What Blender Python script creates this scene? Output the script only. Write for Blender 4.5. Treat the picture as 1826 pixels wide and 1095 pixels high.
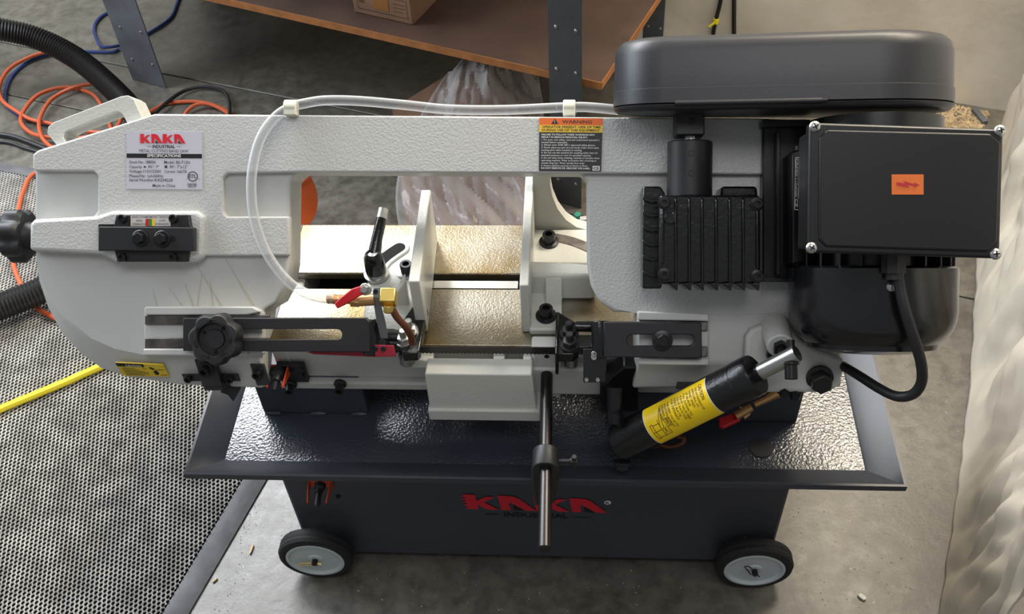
import bpy, bmesh, math, random
from mathutils import Vector, Matrix, noise as NZ
random.seed(7)
SC = bpy.context.scene
COL = SC.collection
for o in list(bpy.data.objects):
    bpy.data.objects.remove(o)
R = math.radians
# ------------------------------------------------------------------ camera
FPX, CX, CY = 1806.0, 913.0, 547.5
PITCH, ROLL, YAW, CAMZ = R(47.18), R(-3.935), R(5.79), 1.75
def cam_rows():
    cy, sy = math.cos(YAW), math.sin(YAW)
    Yw = Matrix(((cy, sy, 0), (-sy, cy, 0), (0, 0, 1)))
    sp, cp = math.sin(PITCH), math.cos(PITCH)
    Pm = Matrix(((1, 0, 0), (0, -sp, -cp), (0, cp, -sp)))
    c, s = math.cos(ROLL), math.sin(ROLL)
    return Matrix(((c, -s, 0), (s, c, 0), (0, 0, 1))) @ Pm @ Yw
MR = cam_rows()
CAMP = Vector((0, 0, CAMZ))
cd = bpy.data.cameras.new('camera')
cam = bpy.data.objects.new('camera', cd)
COL.objects.link(cam)
rx, dn, fw = MR[0], MR[1], MR[2]
m4 = Matrix(((rx[0], -dn[0], -fw[0], 0), (rx[1], -dn[1], -fw[1], 0), (rx[2], -dn[2], -fw[2], CAMZ), (0, 0, 0, 1)))
cam.matrix_world = m4
cd.sensor_fit = 'HORIZONTAL'
cd.sensor_width = 36.0
cd.lens = FPX / 1826.0 * 36.0
cd.clip_start = 0.02
SC.camera = cam
# ------------------------------------------------------------------ light
SC.view_settings.view_transform = 'Standard'
SC.view_settings.look = 'None'
SC.view_settings.gamma = 1.0
SC.view_settings.use_curve_mapping = False
SC.view_settings.exposure = 0.0
w = bpy.data.worlds.new('world'); SC.world = w
w.use_nodes = True
bg = w.node_tree.nodes['Background']
bg.inputs[0].default_value = (0.93, 0.97, 1.0, 1)
bg.inputs[1].default_value = 0.27
def area(name, loc, target, sx, sy, power, col):
    l = bpy.data.lights.new(name, 'AREA')
    l.shape = 'RECTANGLE'; l.size = sx; l.size_y = sy; l.energy = power; l.color = col
    o = bpy.data.objects.new(name, l); COL.objects.link(o)
    o.location = loc
    d = Vector(target) - Vector(loc)
    o.rotation_euler = d.to_track_quat('-Z', 'Y').to_euler()
    return o
area('window_light_left', (-1.45, 2.70, 2.34), (-.5, 1.0, .45), 1.5, 0.75, 105, (0.93, 0.96, 1.0))
area('window_light_right', (1.15, 2.36, 2.46), (.5, 1.0, .45), 1.4, 0.9, 140, (1.0, 0.89, 0.72))
area('doorway_daylight', (-2.9, 1.9, 2.0), (-0.7, 0.9, 0.1), 1.6, 1.6, 72, (0.80, 0.90, 1.0))
area('overhead_fill', (0.2, -0.1, 3.6), (0, 1.0, 0.75), 1.8, 0.9, 24, (0.99, 0.98, 1.0))  # added fill from above and in front, brightens the arm's face

# ------------------------------------------------------------------ pixel rays onto real planes
def ray(px, py):
    d = Vector(((px - CX), (py - CY), FPX))
    return (MR.transposed() @ d).normalized()
def Z(px, py, z=0.0):
    d = ray(px, py); return CAMP + d * ((z - CAMZ) / d.z)
def Y(px, py, y):
    d = ray(px, py); return CAMP + d * (y / d.y)
S2 = math.sqrt(.5)
BO = Vector((0, .942, .628)); BU = Vector((1, 0, 0)); BV = Vector((0, S2, S2)); BN = Vector((0, -S2, S2))
BM = Matrix(((BU.x, BV.x, BN.x, BO.x), (BU.y, BV.y, BN.y, BO.y), (BU.z, BV.z, BN.z, BO.z), (0, 0, 0, 1)))
def B(px, py, n=0.0):           # a point of the saw arm's plane (45 degree tilt), in the arm's own axes
    d = ray(px, py); o = BO + BN * n
    P = CAMP + d * (((o - CAMP).dot(BN)) / d.dot(BN))
    q = P - BO
    return Vector((q.dot(BU), q.dot(BV), n))
def W(px, py, n=0.0):           # same, world space
    return BM @ B(px, py, n)
def Bs(pts, n=0.0):
    return [B(x, y, n) for x, y in pts]
ID = Matrix.Identity(4)

# ------------------------------------------------------------------ materials
def lin(c):
    return tuple(((v / 255) / 12.92 if v / 255 <= .04045 else ((v / 255 + .055) / 1.055) ** 2.4) for v in c) + (1,)
MATS = {}
def mat(name, col, rough=.5, metal=0, bump=0, bscale=200, var=0, vscale=8, col2=None, spec=.5, coat=0, detail=3, dist=.002):
    if name in MATS: return MATS[name]
    m = bpy.data.materials.new(name); m.use_nodes = True
    nt = m.node_tree; N = nt.nodes; L = nt.links
    b = N['Principled BSDF']
    b.inputs['Base Color'].default_value = lin(col)
    b.inputs['Roughness'].default_value = rough
    b.inputs['Metallic'].default_value = metal
    b.inputs['Specular IOR Level'].default_value = spec
    b.inputs['Coat Weight'].default_value = coat
    tc = N.new('ShaderNodeTexCoord')
    if bump:
        n = N.new('ShaderNodeTexNoise'); n.inputs['Scale'].default_value = bscale; n.inputs['Detail'].default_value = detail
        L.new(tc.outputs['Object'], n.inputs['Vector'])
        bp = N.new('ShaderNodeBump'); bp.inputs['Strength'].default_value = bump; bp.inputs['Distance'].default_value = dist
        L.new(n.outputs['Fac'], bp.inputs['Height']); L.new(bp.outputs['Normal'], b.inputs['Normal'])
    if var or col2:
        n2 = N.new('ShaderNodeTexNoise'); n2.inputs['Scale'].default_value = vscale; n2.inputs['Detail'].default_value = 6
        L.new(tc.outputs['Object'], n2.inputs['Vector'])
        r = N.new('ShaderNodeValToRGB')
        r.color_ramp.elements[0].position = .35; r.color_ramp.elements[1].position = .68
        c2 = col2 if col2 else tuple(max(0, v * (1 - var)) for v in col)
        r.color_ramp.elements[0].color = lin(c2); r.color_ramp.elements[1].color = lin(col)
        L.new(n2.outputs['Fac'], r.inputs['Fac']); L.new(r.outputs['Color'], b.inputs['Base Color'])
    MATS[name] = m
    return m
white = mat('white_paint', (196, 196, 192), .42, bump=.10, bscale=260)
rough_white = mat('rough_cast_white_paint', (198, 198, 195), .40, bump=.5, bscale=300, detail=2, dist=.0016)
grey_white = mat('base_casting_paint', (190, 189, 184), .45, bump=.12, bscale=200)
ivory = mat('vise_casting_paint', (203, 203, 195), .32, bump=.30, bscale=260)
pan_m = mat('slate_grey_hammered_paint', (50, 54, 64), .22, bump=.6, bscale=240, detail=1, dist=.0014, spec=.75)
cab_m = mat('slate_grey_paint', (60, 63, 72), .42, bump=.06, bscale=300)
cover_m = mat('charcoal_powder_coat', (40, 40, 44), .42, bump=.05, bscale=500)
black = mat('black_paint', (22, 22, 24), .32)
gloss = mat('gloss_black_cast', (15, 15, 16), .20, bump=.25, bscale=130, spec=.6)
satin = mat('satin_black_steel', (32, 32, 34), .45, bump=.05, bscale=400)
plastic = mat('black_plastic', (34, 34, 36), .5, bump=.08, bscale=500)
boxm = mat('terminal_box_black', (17, 17, 19), .38)
fanm = mat('motor_cover_black', (20, 20, 22), .2, spec=.6)
steel = mat('bright_steel', (184, 184, 180), .33, 1, bump=.05, bscale=120)
mill = mat('milled_steel', (128, 122, 118), .38, 1, bump=.3, bscale=90, var=.35, vscale=40)
rodm = mat('steel_rod', (62, 60, 60), .32, .9)
bolt_m = mat('black_oxide_bolt', (36, 36, 38), .3, .4)
brass = mat('brass', (238, 208, 118), .36, 1)
bronze = mat('dull_brass', (196, 152, 104), .4, .8)
copper = mat('copper_tube', (104, 62, 42), .4, .5)
red = mat('red_grip', (196, 22, 34), .38)
redpaint = mat('red_guard', (150, 22, 44), .4)
orange = mat('orange_guard', (206, 74, 38), .5)
bedm = mat('worn_cast_iron_bed', (164, 160, 148), .32, .85, bump=.7, bscale=320, col2=(124, 106, 72), vscale=9, dist=.0008)
rubber = mat('tyre_rubber', (24, 24, 24), .75, bump=.3, bscale=120)
hubm = mat('grey_wheel_plastic', (186, 194, 196), .45)
dark = mat('hole_shade_black', (8, 8, 8), .9)  # near-black colour painting the shade inside holes, slots and recesses
lab_w = mat('label_silver', (200, 198, 208), .4)
lab_k = mat('label_black', (24, 24, 27), .45)
ink = mat('label_ink', (52, 52, 58), .5)
ink_w = mat('label_white_ink', (225, 222, 218), .5)
lab_o = mat('label_orange', (232, 108, 34), .5)
lab_y = mat('label_yellow', (240, 196, 32), .4)
lab_y2 = mat('caution_yellow', (222, 190, 44), .5)
cyl_y = mat('cylinder_label_yellow', (244, 206, 18), .35)
ink_b = mat('label_brown_ink', (110, 84, 12), .5)
logo_r = mat('logo_red', (216, 28, 48), .45)
logo_k = mat('logo_black', (10, 10, 11), .5)
lab_g = mat('label_green', (52, 130, 70), .5)
nylon = mat('natural_nylon', (226, 224, 206), .4)
post_m = mat('grey_post_paint', (66, 69, 72), .5, bump=.1, bscale=60, var=.15, vscale=12)
legm = mat('galvanised_leg', (112, 116, 122), .5, .2, bump=.1, bscale=40, var=.2, vscale=10)
board = mat('particle_board', (88, 65, 53), .6, bump=.15, bscale=120, var=.22, vscale=6)
board_e = mat('board_edge', (166, 106, 56), .65, bump=.2, bscale=150, var=.15, vscale=30)
cardb = mat('cardboard', (132, 99, 76), .8, var=.10, vscale=14)
tape = mat('packing_tape', (140, 92, 48), .35)
print_m = mat('carton_print', (84, 62, 44), .7)
cord_o = mat('orange_cord', (192, 86, 46), .5)
cord_b = mat('blue_hose', (30, 50, 108), .45)
cord_k = mat('black_cable', (30, 30, 31), .45)
hose_k = mat('black_corrugated_hose', (26, 25, 25), .42)
yel = mat('yellow_hose', (236, 214, 40), .45)
reel_m = mat('orange_plastic', (204, 92, 40), .5, bump=.05, bscale=80)
matr = mat('grey_rubber_lattice', (216, 213, 207), .7, bump=.4, bscale=160, var=.22, vscale=26)
matd = mat('hole_shade_rubber', (24, 24, 24), .8)  # near-black for hole walls and backing, paints the shade in the holes
matb = mat('rubber_edge', (104, 104, 106), .65, bump=.3, bscale=120, var=.2, vscale=20)
fabric = mat('silver_tarpaulin', (230, 220, 202), .42, bump=.25, bscale=35, var=.12, vscale=5, spec=.6)

def floor_material():
    m = bpy.data.materials.new('concrete_floor'); m.use_nodes = True
    nt = m.node_tree; N = nt.nodes; L = nt.links; b = N['Principled BSDF']
    tc = N.new('ShaderNodeTexCoord')
    def noise(s, d=8, r=.6):
        n = N.new('ShaderNodeTexNoise'); n.inputs['Scale'].default_value = s; n.inputs['Detail'].default_value = d
        n.inputs['Roughness'].default_value = r
        L.new(tc.outputs['Object'], n.inputs['Vector']); return n
    def ramp(src, p0, c0, p1, c1):
        r = N.new('ShaderNodeValToRGB'); e = r.color_ramp.elements
        e[0].position = p0; e[0].color = c0; e[1].position = p1; e[1].color = c1
        L.new(src, r.inputs['Fac']); return r
    big = noise(2.6); fine = noise(26, 10, .7); spk = noise(120, 4, .6)
    a = ramp(big.outputs['Fac'], .35, lin((92, 87, 78)), .7, lin((120, 115, 104)))
    f = ramp(fine.outputs['Fac'],   .38, (.42, .40, .37, 1), .60, (1, 1, 1, 1))
    mx = N.new('ShaderNodeMix'); mx.data_type = 'RGBA'; mx.blend_type = 'MULTIPLY'; mx.inputs[0].default_value = .75
    L.new(a.outputs['Color'], mx.inputs[6]); L.new(f.outputs['Color'], mx.inputs[7])
    s = ramp(spk.outputs['Fac'], .28, (.45, .43, .40, 1), .40, (1, 1, 1, 1))
    mx2 = N.new('ShaderNodeMix'); mx2.data_type = 'RGBA'; mx2.blend_type = 'MULTIPLY'; mx2.inputs[0].default_value = .6
    L.new(mx.outputs[2], mx2.inputs[6]); L.new(s.outputs['Color'], mx2.inputs[7])
    L.new(mx2.outputs[2], b.inputs['Base Color'])
    rr = ramp(fine.outputs['Fac'], .3, (.30, .30, .30, 1), .7, (.50, .50, .50, 1))
    L.new(rr.outputs['Color'], b.inputs['Roughness'])
    bp = N.new('ShaderNodeBump'); bp.inputs['Strength'].default_value = .5; bp.inputs['Distance'].default_value = .0025; b.inputs['Specular IOR Level'].default_value = .8
    L.new(fine.outputs['Fac'], bp.inputs['Height']); L.new(bp.outputs['Normal'], b.inputs['Normal'])
    return m
def wall_material():
    return mat('wall_concrete', (246, 238, 222), .8, bump=.3, bscale=30, col2=(216, 205, 186), vscale=3.2, dist=.003)
def clear_material(name, tint, dens, rough=.1, edge=.75):
    m = bpy.data.materials.new(name); m.use_nodes = True
    nt = m.node_tree; N = nt.nodes; L = nt.links
    N.remove(N['Principled BSDF']); out = N['Material Output']
    tr = N.new('ShaderNodeBsdfTransparent'); tr.inputs[0].default_value = lin(tint)
    pb = N.new('ShaderNodeBsdfPrincipled'); pb.inputs['Base Color'].default_value = lin((226, 226, 226)); pb.inputs['Roughness'].default_value = rough
    lw = N.new('ShaderNodeLayerWeight'); lw.inputs['Blend'].default_value = .45
    mr = N.new('ShaderNodeMapRange'); mr.inputs[3].default_value = dens; mr.inputs[4].default_value = edge
    L.new(lw.outputs['Facing'], mr.inputs[0])
    mx = N.new('ShaderNodeMixShader')
    L.new(mr.outputs[0], mx.inputs[0]); L.new(tr.outputs[0], mx.inputs[1]); L.new(pb.outputs[0], mx.inputs[2])
    L.new(mx.outputs[0], out.inputs[0])
    return m
clear_hose = clear_material('clear_vinyl_tube', (236, 238, 240), .16, .08, .85)
clear_film = clear_material('clear_plastic_film', (222, 210, 200), .12, .12, .55)

# ------------------------------------------------------------------ mesh builder
def catmull(pts, n=8, closed=False):
    P = [Vector(p) for p in pts]; out = []
    L = len(P)
    rng = range(L if closed else L - 1)
    for i in rng:
        if closed:
            a, b, c, d = P[(i - 1) % L], P[i], P[(i + 1) % L], P[(i + 2) % L]
        else:
            a = P[i - 1] if i > 0 else P[0] * 2 - P[1]
            b, c = P[i], P[i + 1]
            d = P[i + 2] if i + 2 < L else P[-1] * 2 - P[-2]
        for k in range(n):
            t = k / n
            out.append(.5 * ((2 * b) + (c - a) * t + (2 * a - 5 * b + 4 * c - d) * t * t + (3 * b - a - 3 * c + d) * t ** 3))
    if not closed: out.append(P[-1].copy())
    return out
def circle2(cx, cy, r, n=20, ph=0):
    return [(cx + r * math.cos(2 * math.pi * k / n + ph), cy + r * math.sin(2 * math.pi * k / n + ph)) for k in range(n)]
class MB:
    def __init__(s, T=ID):
        s.bm = bmesh.new(); s.T = T
    def v(s, p):
        return s.bm.verts.new(s.T @ Vector(p))
    def f(s, vs):
        try: return s.bm.faces.new(vs)
        except ValueError: return None
    def loft(s, rings, cap=True, closed=True):
        R_ = [[s.v(p) for p in r] for r in rings]
        n = len(R_[0])
        for a, b in zip(R_, R_[1:]):
            for i in range(n if closed else n - 1):
                j = (i + 1) % n
                s.f((a[i], a[j], b[j], b[i]))
        if cap:
            s.f(list(reversed(R_[0]))); s.f(R_[-1])
        return s
    def box(s, lo, hi):
        (a, b, c), (d, e, g) = lo, hi
        return s.loft([[(a, b, c), (d, b, c), (d, e, c), (a, e, c)], [(a, b, g), (d, b, g), (d, e, g), (a, e, g)]])
    def prism(s, out, z0, z1, holes=()):
        o2 = [(p[0], p[1]) for p in out]
        if not holes:
            return s.loft([[(x, y, z0) for x, y in o2], [(x, y, z1) for x, y in o2]])
        for z in (z0, z1):
            es = []
            for lp in [o2] + [[(p[0], p[1]) for p in h] for h in holes]:
                vs = [s.v((x, y, z)) for x, y in lp]
                es += [s.bm.edges.new((vs[i], vs[(i + 1) % len(vs)])) for i in range(len(vs))]
            nrm = (s.T.to_3x3() @ Vector((0, 0, 1)))
            bmesh.ops.triangle_fill(s.bm, use_beauty=True, edges=es, normal=nrm)
        for lp in [o2] + [[(p[0], p[1]) for p in h] for h in holes]:
            s.loft([[(x, y, z0) for x, y in lp], [(x, y, z1) for x, y in lp]], cap=False)
        bmesh.ops.remove_doubles(s.bm, verts=s.bm.verts[:], dist=1e-6)
        return s
    def lathe(s, o, ax, prof, seg=24, ph=0, cap=True):
        o = Vector(o); ax = Vector(ax).normalized()
        t = Vector((1, 0, 0)) if abs(ax.x) < .9 else Vector((0, 1, 0))
        e1 = ax.cross(t).normalized(); e2 = ax.cross(e1)
        rings = []
        for r, h in prof:
            r = max(r, 1e-5)
            rings.append([o + ax * h + (e1 * math.cos(2 * math.pi * k / seg + ph) + e2 * math.sin(2 * math.pi * k / seg + ph)) * r for k in range(seg)])
        return s.loft(rings, cap=cap)
    def cyl(s, a, b, r, seg=20, r2=None):
        a = Vector(a); b = Vector(b); L = (b - a).length
        return s.lathe(a, b - a, [(r, 0), (r if r2 is None else r2, L)], seg)
    def socket(s, p, ax, r, h, seg=14):
        return s.lathe(p, ax, [(r, 0), (r, h * .9), (r * .92, h), (r * .55, h), (r * .5, h * .55), (0, h * .55)], seg)
    def hexb(s, p, ax, r, h, washer=True):
        if washer: s.lathe(p, ax, [(r * 1.45, 0), (r * 1.45, h * .22), (r * 1.3, h * .3)], 18)
        return s.lathe(p, ax, [(r, h * .25), (r, h * .9), (r * .85, h)], 6)
    def tube(s, pts, r, seg=10, closed=False, radii=None):
        P = [Vector(p) for p in pts]; n = len(P); rings = []
        up = None
        for i in range(n):
            a = P[i - 1] if (i > 0 or closed) else P[0]
            b = P[(i + 1) % n] if (i < n - 1 or closed) else P[-1]
            t = (b - a).normalized()
            if up is None:
                up = t.orthogonal().normalized()
            up = (up - t * up.dot(t)).normalized()
            q = t.cross(up)
            rr = radii[i] if radii else r
            rings.append([P[i] + (up * math.cos(2 * math.pi * k / seg) + q * math.sin(2 * math.pi * k / seg)) * rr for k in range(seg)])
        if closed: rings.append(rings[0])
        return s.loft(rings, cap=not closed)
    def flat(s, pts):
        s.f([s.v(p) for p in pts]); return s
OBJ_T = {}
def wl(o):
    p = Vector((0, 0, 0))
    while o: p += o.location; o = o.parent
    return p
def obj(name, mb, m, parent=None, bevel=0, seg=2, ang=32, label=None, kind=None, weld=True):
    bm = mb.bm if isinstance(mb, MB) else mb
    if weld: bmesh.ops.remove_doubles(bm, verts=bm.verts[:], dist=2e-6)
    bmesh.ops.recalc_face_normals(bm, faces=bm.faces[:])
    xs = [v.co for v in bm.verts]
    lo = Vector((min(c.x for c in xs), min(c.y for c in xs), min(c.z for c in xs)))
    hi = Vector((max(c.x for c in xs), max(c.y for c in xs), max(c.z for c in xs)))
    c = (lo + hi) / 2; c.z = lo.z
    bmesh.ops.translate(bm, verts=bm.verts[:], vec=-c)
    me = bpy.data.meshes.new(name); bm.to_mesh(me); bm.free()
    me.materials.append(m)
    me.shade_smooth(); me.set_sharp_from_angle(angle=R(ang))
    o = bpy.data.objects.new(name, me); COL.objects.link(o)
    o.location = c - (wl(parent) if parent else Vector((0, 0, 0)))
    if parent: o.parent = parent
    if bevel:
        b = o.modifiers.new('bevel', 'BEVEL'); b.width = bevel; b.segments = seg; b.limit_method = 'ANGLE'; b.angle_limit = R(38)
        b.use_clamp_overlap = True
    if label: o['label'] = label
    if kind: o['kind'] = kind
    return o
def thing(name, loc, label, cat, group=None):
    o = bpy.data.objects.new(name, None); COL.objects.link(o); o.location = loc
    o.empty_display_size = .05
    o['label'] = label; o['category'] = cat
    if group: o['group'] = group
    return o
def tag(o, label, cat, group=None):
    o['label'] = label; o['category'] = cat
    if group: o['group'] = group
    return o
# flat print on a quadrilateral: s runs 0..1 to the right, t runs 0..1 downwards
class Quad:
    def __init__(s, tl, tr, br, bl, lift=.0004):
        s.c = [Vector(p) for p in (tl, tr, br, bl)]; s.lift = lift
        s.n = (s.c[1] - s.c[0]).cross(s.c[3] - s.c[0]).normalized() * -1
        s.w = (s.c[1] - s.c[0]).length; s.h = (s.c[3] - s.c[0]).length
    def at(s, x, y, k=1):
        a = s.c[0].lerp(s.c[1], x); b = s.c[3].lerp(s.c[2], x)
        return a.lerp(b, y) + s.n * s.lift * k
    def poly(s, mb, pts, k=1):
        mb.flat([s.at(x, y, k) for x, y in pts])
    def rect(s, mb, x0, y0, x1, y1, k=1):
        s.poly(mb, [(x0, y0), (x1, y0), (x1, y1), (x0, y1)], k)
    def plate(s, mb, k0=-1, k1=.3):
        e = [(0, 0), (1, 0), (1, 1), (0, 1)]
        mb.loft([[s.at(x, y, k0) for x, y in e], [s.at(x, y, k1) for x, y in e]])
    def text(s, mb, txt, x, y, h, k=1.6, wid=None, bold=0, mid=False):   # x,y = left / baseline in s,t ; h = cap height in t ; wid = total width in s
        vs, fs = text_mesh(txt, bold)
        if not vs: return
        x0 = min(v[0] for v in vs); x1 = max(v[0] for v in vs)
        sy = h / .70
        sx = (wid / (x1 - x0)) if wid else sy * s.h / s.w
        ox = x - (x1 - x0) * sx / 2 if mid else x
        V = [mb.v(s.at(ox + (a - x0) * sx, y - b * sy, k)) for a, b in vs]
        for f in fs: mb.f([V[i] for i in f])
_tc = {}
def text_mesh(txt, bold=0):
    key = (txt, bold)
    if key in _tc: return _tc[key]
    cu = bpy.data.curves.new('t', 'FONT'); cu.body = txt; cu.size = 1; cu.resolution_u = 2; cu.offset = bold
    cu.fill_mode = 'FRONT' if hasattr(cu, 'fill_mode') else cu.fill_mode
    to = bpy.data.objects.new('t', cu); COL.objects.link(to)
    dg = bpy.context.evaluated_depsgraph_get(); dg.update()
    me = bpy.data.meshes.new_from_object(to.evaluated_get(dg))
    vs = [(v.co.x, v.co.y) for v in me.vertices]; fs = [tuple(p.vertices) for p in me.polygons]
    bpy.data.objects.remove(to); bpy.data.curves.remove(cu); bpy.data.meshes.remove(me)
    _tc[key] = (vs, fs)
    return vs, fs
def logo(q, mr, mk, x, y, wd, ht):
    """four block letters, the first with a saw-tooth left edge"""
    lw = wd / 4.12
    for i, ch in enumerate('KAKA'):
        ox = x + i * lw * 1.04
        def pt(a, b): return (ox + a * lw, y + (1 - b) * ht)
        if ch == 'K':
            if i == 0:
                left = []
                for k in range(5):
                    left += [(.10, k / 5), (-.04, k / 5 + .08), (.10, k / 5 + .15)]
                left = [(.02, 0)] + left[3:] + [(.0, 1)]
                bar = [(.40, 1), (.40, 0)] + left
            else: bar = [(.02, 1), (.40, 1), (.40, 0), (.02, 0)]
            q.poly(mr, [pt(*p) for p in bar], 1.6)
            q.poly(mr, [pt(*p) for p in [(.38, .58), (.72, .9), (.98, .9), (.60, .5), (.38, .36)]], 1.8)
            q.poly(mr, [pt(*p) for p in [(.38, .56), (.60, .52), (1.0, 0), (.66, 0), (.38, .34)]], 2.0)
        else:
            q.poly(mr, [pt(*p) for p in [(.02, 1), (.30, 1), (.30, 0), (.04, 0)]], 1.6)
            q.poly(mr, [pt(*p) for p in [(.28, 1), (.46, .98), (.62, .86), (1.06, 0), (.74, 0), (.36, .52), (.28, .52)]], 1.8)
            q.poly(mk, [pt(*p) for p in [(.40, 0), (.40, .36), (.70, -.03)]], 1.6)

# ================================================================== STRUCTURE
ROT = R(-17.5)                              # the room is turned against the saw
ux = Vector((math.cos(ROT), math.sin(ROT), 0)); uy = Vector((-math.sin(ROT), math.cos(ROT), 0))
fm = floor_material()
fl = bpy.data.objects.new('floor', None); COL.objects.link(fl); fl['kind'] = 'structure'
j1 = Z(1722, 530).dot(uy); j2 = Z(274, 128).dot(uy)
bands = [(-1.6, j1 - .002), (j1 + .002, j2 - .002), (j2 + .002, 4.2)]
for a, b in bands:
    m_ = MB()
    lo = [ux * sx + uy * t for sx, t in ((-4, a), (4, a), (4, b), (-4, b))]
    m_.loft([[(p.x, p.y, -.12) for p in lo], [(p.x, p.y, 0) for p in lo]])
    obj('slab', m_, fm, fl, bevel=.003)
wbase = Z(1733, 188); wd = wbase.dot(uy)
m_ = MB()
lo = [ux * sx + uy * t for sx, t in ((-4, wd), (4, wd), (4, wd + .2), (-4, wd + .2))]
m_.loft([[(p.x, p.y, -.1) for p in lo], [(p.x, p.y, 3.2) for p in lo]])
obj('wall_back', m_, wall_material(), kind='structure')

# ================================================================== BAND SAW
saw = thing('band_saw', (-.08, 1.1, 0), 'white horizontal metal cutting band saw with black motor on a wheeled slate grey stand', 'band saw')
# ---- stand
CF = .95
cab = MB().box((-.52, CF, .022), (.352, 1.30, .421))
cabinet = obj('cabinet', cab, cab_m, saw, bevel=.006)
pan = MB()
zl, zf = .45, .421
oxa, oxb, oya, oyb = -.613, .480, .843, 1.41
def rectz(i, z): return [(oxa + i, oya + i, z), (oxb - i, oya + i, z), (oxb - i, oyb - i, z), (oxa + i, oyb - i, z)]
pan.loft([rectz(.0, zl - .012), rectz(0, zl), rectz(.004, zl), rectz(.044, zf + .003), rectz(.047, zf)], cap=False)
pan.loft([rectz(.002, zl - .012), rectz(.049, zf - .003)], cap=False)
pan_o = obj('drip_pan', pan, mat('pan_rim_paint', (54, 57, 65), .4, bump=.05, bscale=300), saw, ang=20)
t = MB(); t.loft([rectz(.046, zf - .003), rectz(.046, zf + .0004)]); obj('pan_floor', t, pan_m, pan_o)
obj('drain_hole', MB().lathe(Z(1357, 799, zf + .001), (0, 0, 1), [(.018, 0), (.018, .0015), (0, .0015)], 24), mat('drain_plug', (26, 26, 29), .6), pan_o)
# cabinet print
ql = Quad(Y(822, 881, CF - .0006), Y(1076, 890, CF - .0006), Y(1079, 914, CF - .0006), Y(830, 907, CF - .0006))
mr, mk = MB(), MB()
logo(ql, mr, mk, 0, 0, 1.0, 1.0)
obj('logo_lettering', mr, logo_r, cabinet); 
ql.text(mk, 'INDUSTRIAL', .27, 1.50, .30, wid=.46, bold=.02)
ql.rect(mk, .13, 1.33, .23, 1.37); ql.rect(mk, .77, 1.40, .89, 1.44)
obj('logo_subtitle', mk, logo_k, cabinet)
mrg = MB()
q2 = Quad(Y(1077, 892, CF - .0006), Y(1090, 892, CF - .0006), Y(1090, 900, CF - .0006), Y(1077, 900, CF - .0006))
q2.poly(mrg, circle2(.5, .5, .48, 20)); obj('registered_mark', mrg, ink_w, cabinet)
mrk = MB(); q2.text(mrk, 'R', .5, .8, .55, k=3, mid=True); obj('registered_letter', mrk, logo_k, cabinet)
obj('cabinet_screw', MB().socket(Y(603, 884, CF + .001), (0, -1, 0), .004, .004), bolt_m, cabinet)
# switch with orange guard
def guard(x0, x1, yb_, zt_, dep, hgt, mb):
    mb.box((x0, yb_ - .003, zt_ - hgt), (x1, yb_ + .001, zt_))
    for xx, sg in ((x0, 1), (x1 - .0025, -1)):
        mb.loft([[(q, yb_, zt_), (q + sg * .004, yb_ - dep, zt_ - hgt * .45), (q + sg * .004, yb_ - dep, zt_ - hgt * .7), (q, yb_, zt_ - hgt)] for q in (xx, xx + .0025)])
sw = MB()
a = Y(549, 857, CF); b = Y(592, 857, CF); zt, zb = a.z + .002, a.z - .016
guard(a.x, b.x, CF, zt, .040, .018, sw)
swo = obj('switch_guard', sw, orange, saw, bevel=.001)
mx_ = (a.x + b.x) / 2; zm = (zt + zb) / 2
t_ = MB(); t_.lathe((mx_, CF - .003, zm), (0, -1, 0), [(.010, 0), (.010, .008), (.007, .012), (.007, .018)], 12)
t_.lathe((mx_, CF - .015, zm), (0, -1, -.25), [(.0045, 0), (.0055, .022), (.0045, .028), (0, .030)], 12)
obj('toggle', t_, plastic, swo)
qs = Quad(Y(556, 849, CF - .001), Y(578, 849, CF - .001), Y(578, 856, CF - .001), Y(556, 856, CF - .001))
t_ = MB(); qs.plate(t_); obj('switch_plate', t_, lab_w, swo)
t_ = MB(); qs.text(t_, '0', .2, .85, .6, bold=.03); qs.text(t_, 'I', .65, .85, .6, bold=.03); obj('switch_marks', t_, logo_k, swo)
# ---- wheels
def wheel(cx, cy, pinrot):
    c = Y(cx, cy, .906); r = c.z if False else .070
    c = Vector((c.x, .906, .070))
    t = MB(); t.lathe(c, (0, 1, 0), [(.052, .001), (.060, -.001), (.067, .002), (.070, .008), (.0695, .013), (.0685, .014), (.0695, .016), (.0695, .024), (.068, .028), (.062, .031), (.05, .031), (.052, .001)], 40, cap=False)
    ty = obj('wheel', t, rubber, saw)
    h = MB(); h.lathe(c, (0, 1, 0), [(.0545, .004), (.0545, -.0005), (.050, -.001), (.046, .004), (.040, .009), (.018, .009), (.014, .003), (.012, .001), (0, .001)], 36)
    obj('hub', h, hubm, ty)
    h = MB(); h.cyl((c.x, c.y + .03, c.z), (c.x, c.y - .008, c.z), .0055, 14); h.cyl((c.x, c.y + .03, c.z), (c.x, CF + .01, c.z), .006, 10)
    obj('axle', h, bolt_m, ty)
    h = MB(); d = Vector((math.cos(pinrot), 0, math.sin(pinrot))); p = Vector((c.x, c.y - .0055, c.z)); n = Vector((-d.z, 0, d.x))
    h.tube(catmull([p - d * .012 + n * .003, p, p + d * .022, p + d * .030 + n * .004, p + d * .030 + n * .009, p + d * .012 + n * .008, p + n * .008], 5), .0011, 8)
    h.tube([p + d * -.014 - n * .004, p], .0011, 8)
    obj('cotter_pin', h, brass if pinrot > 3 else bolt_m, ty)
wheel(565, 1008, math.pi)
wheel(1345, 1020, 2.0)
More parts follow.
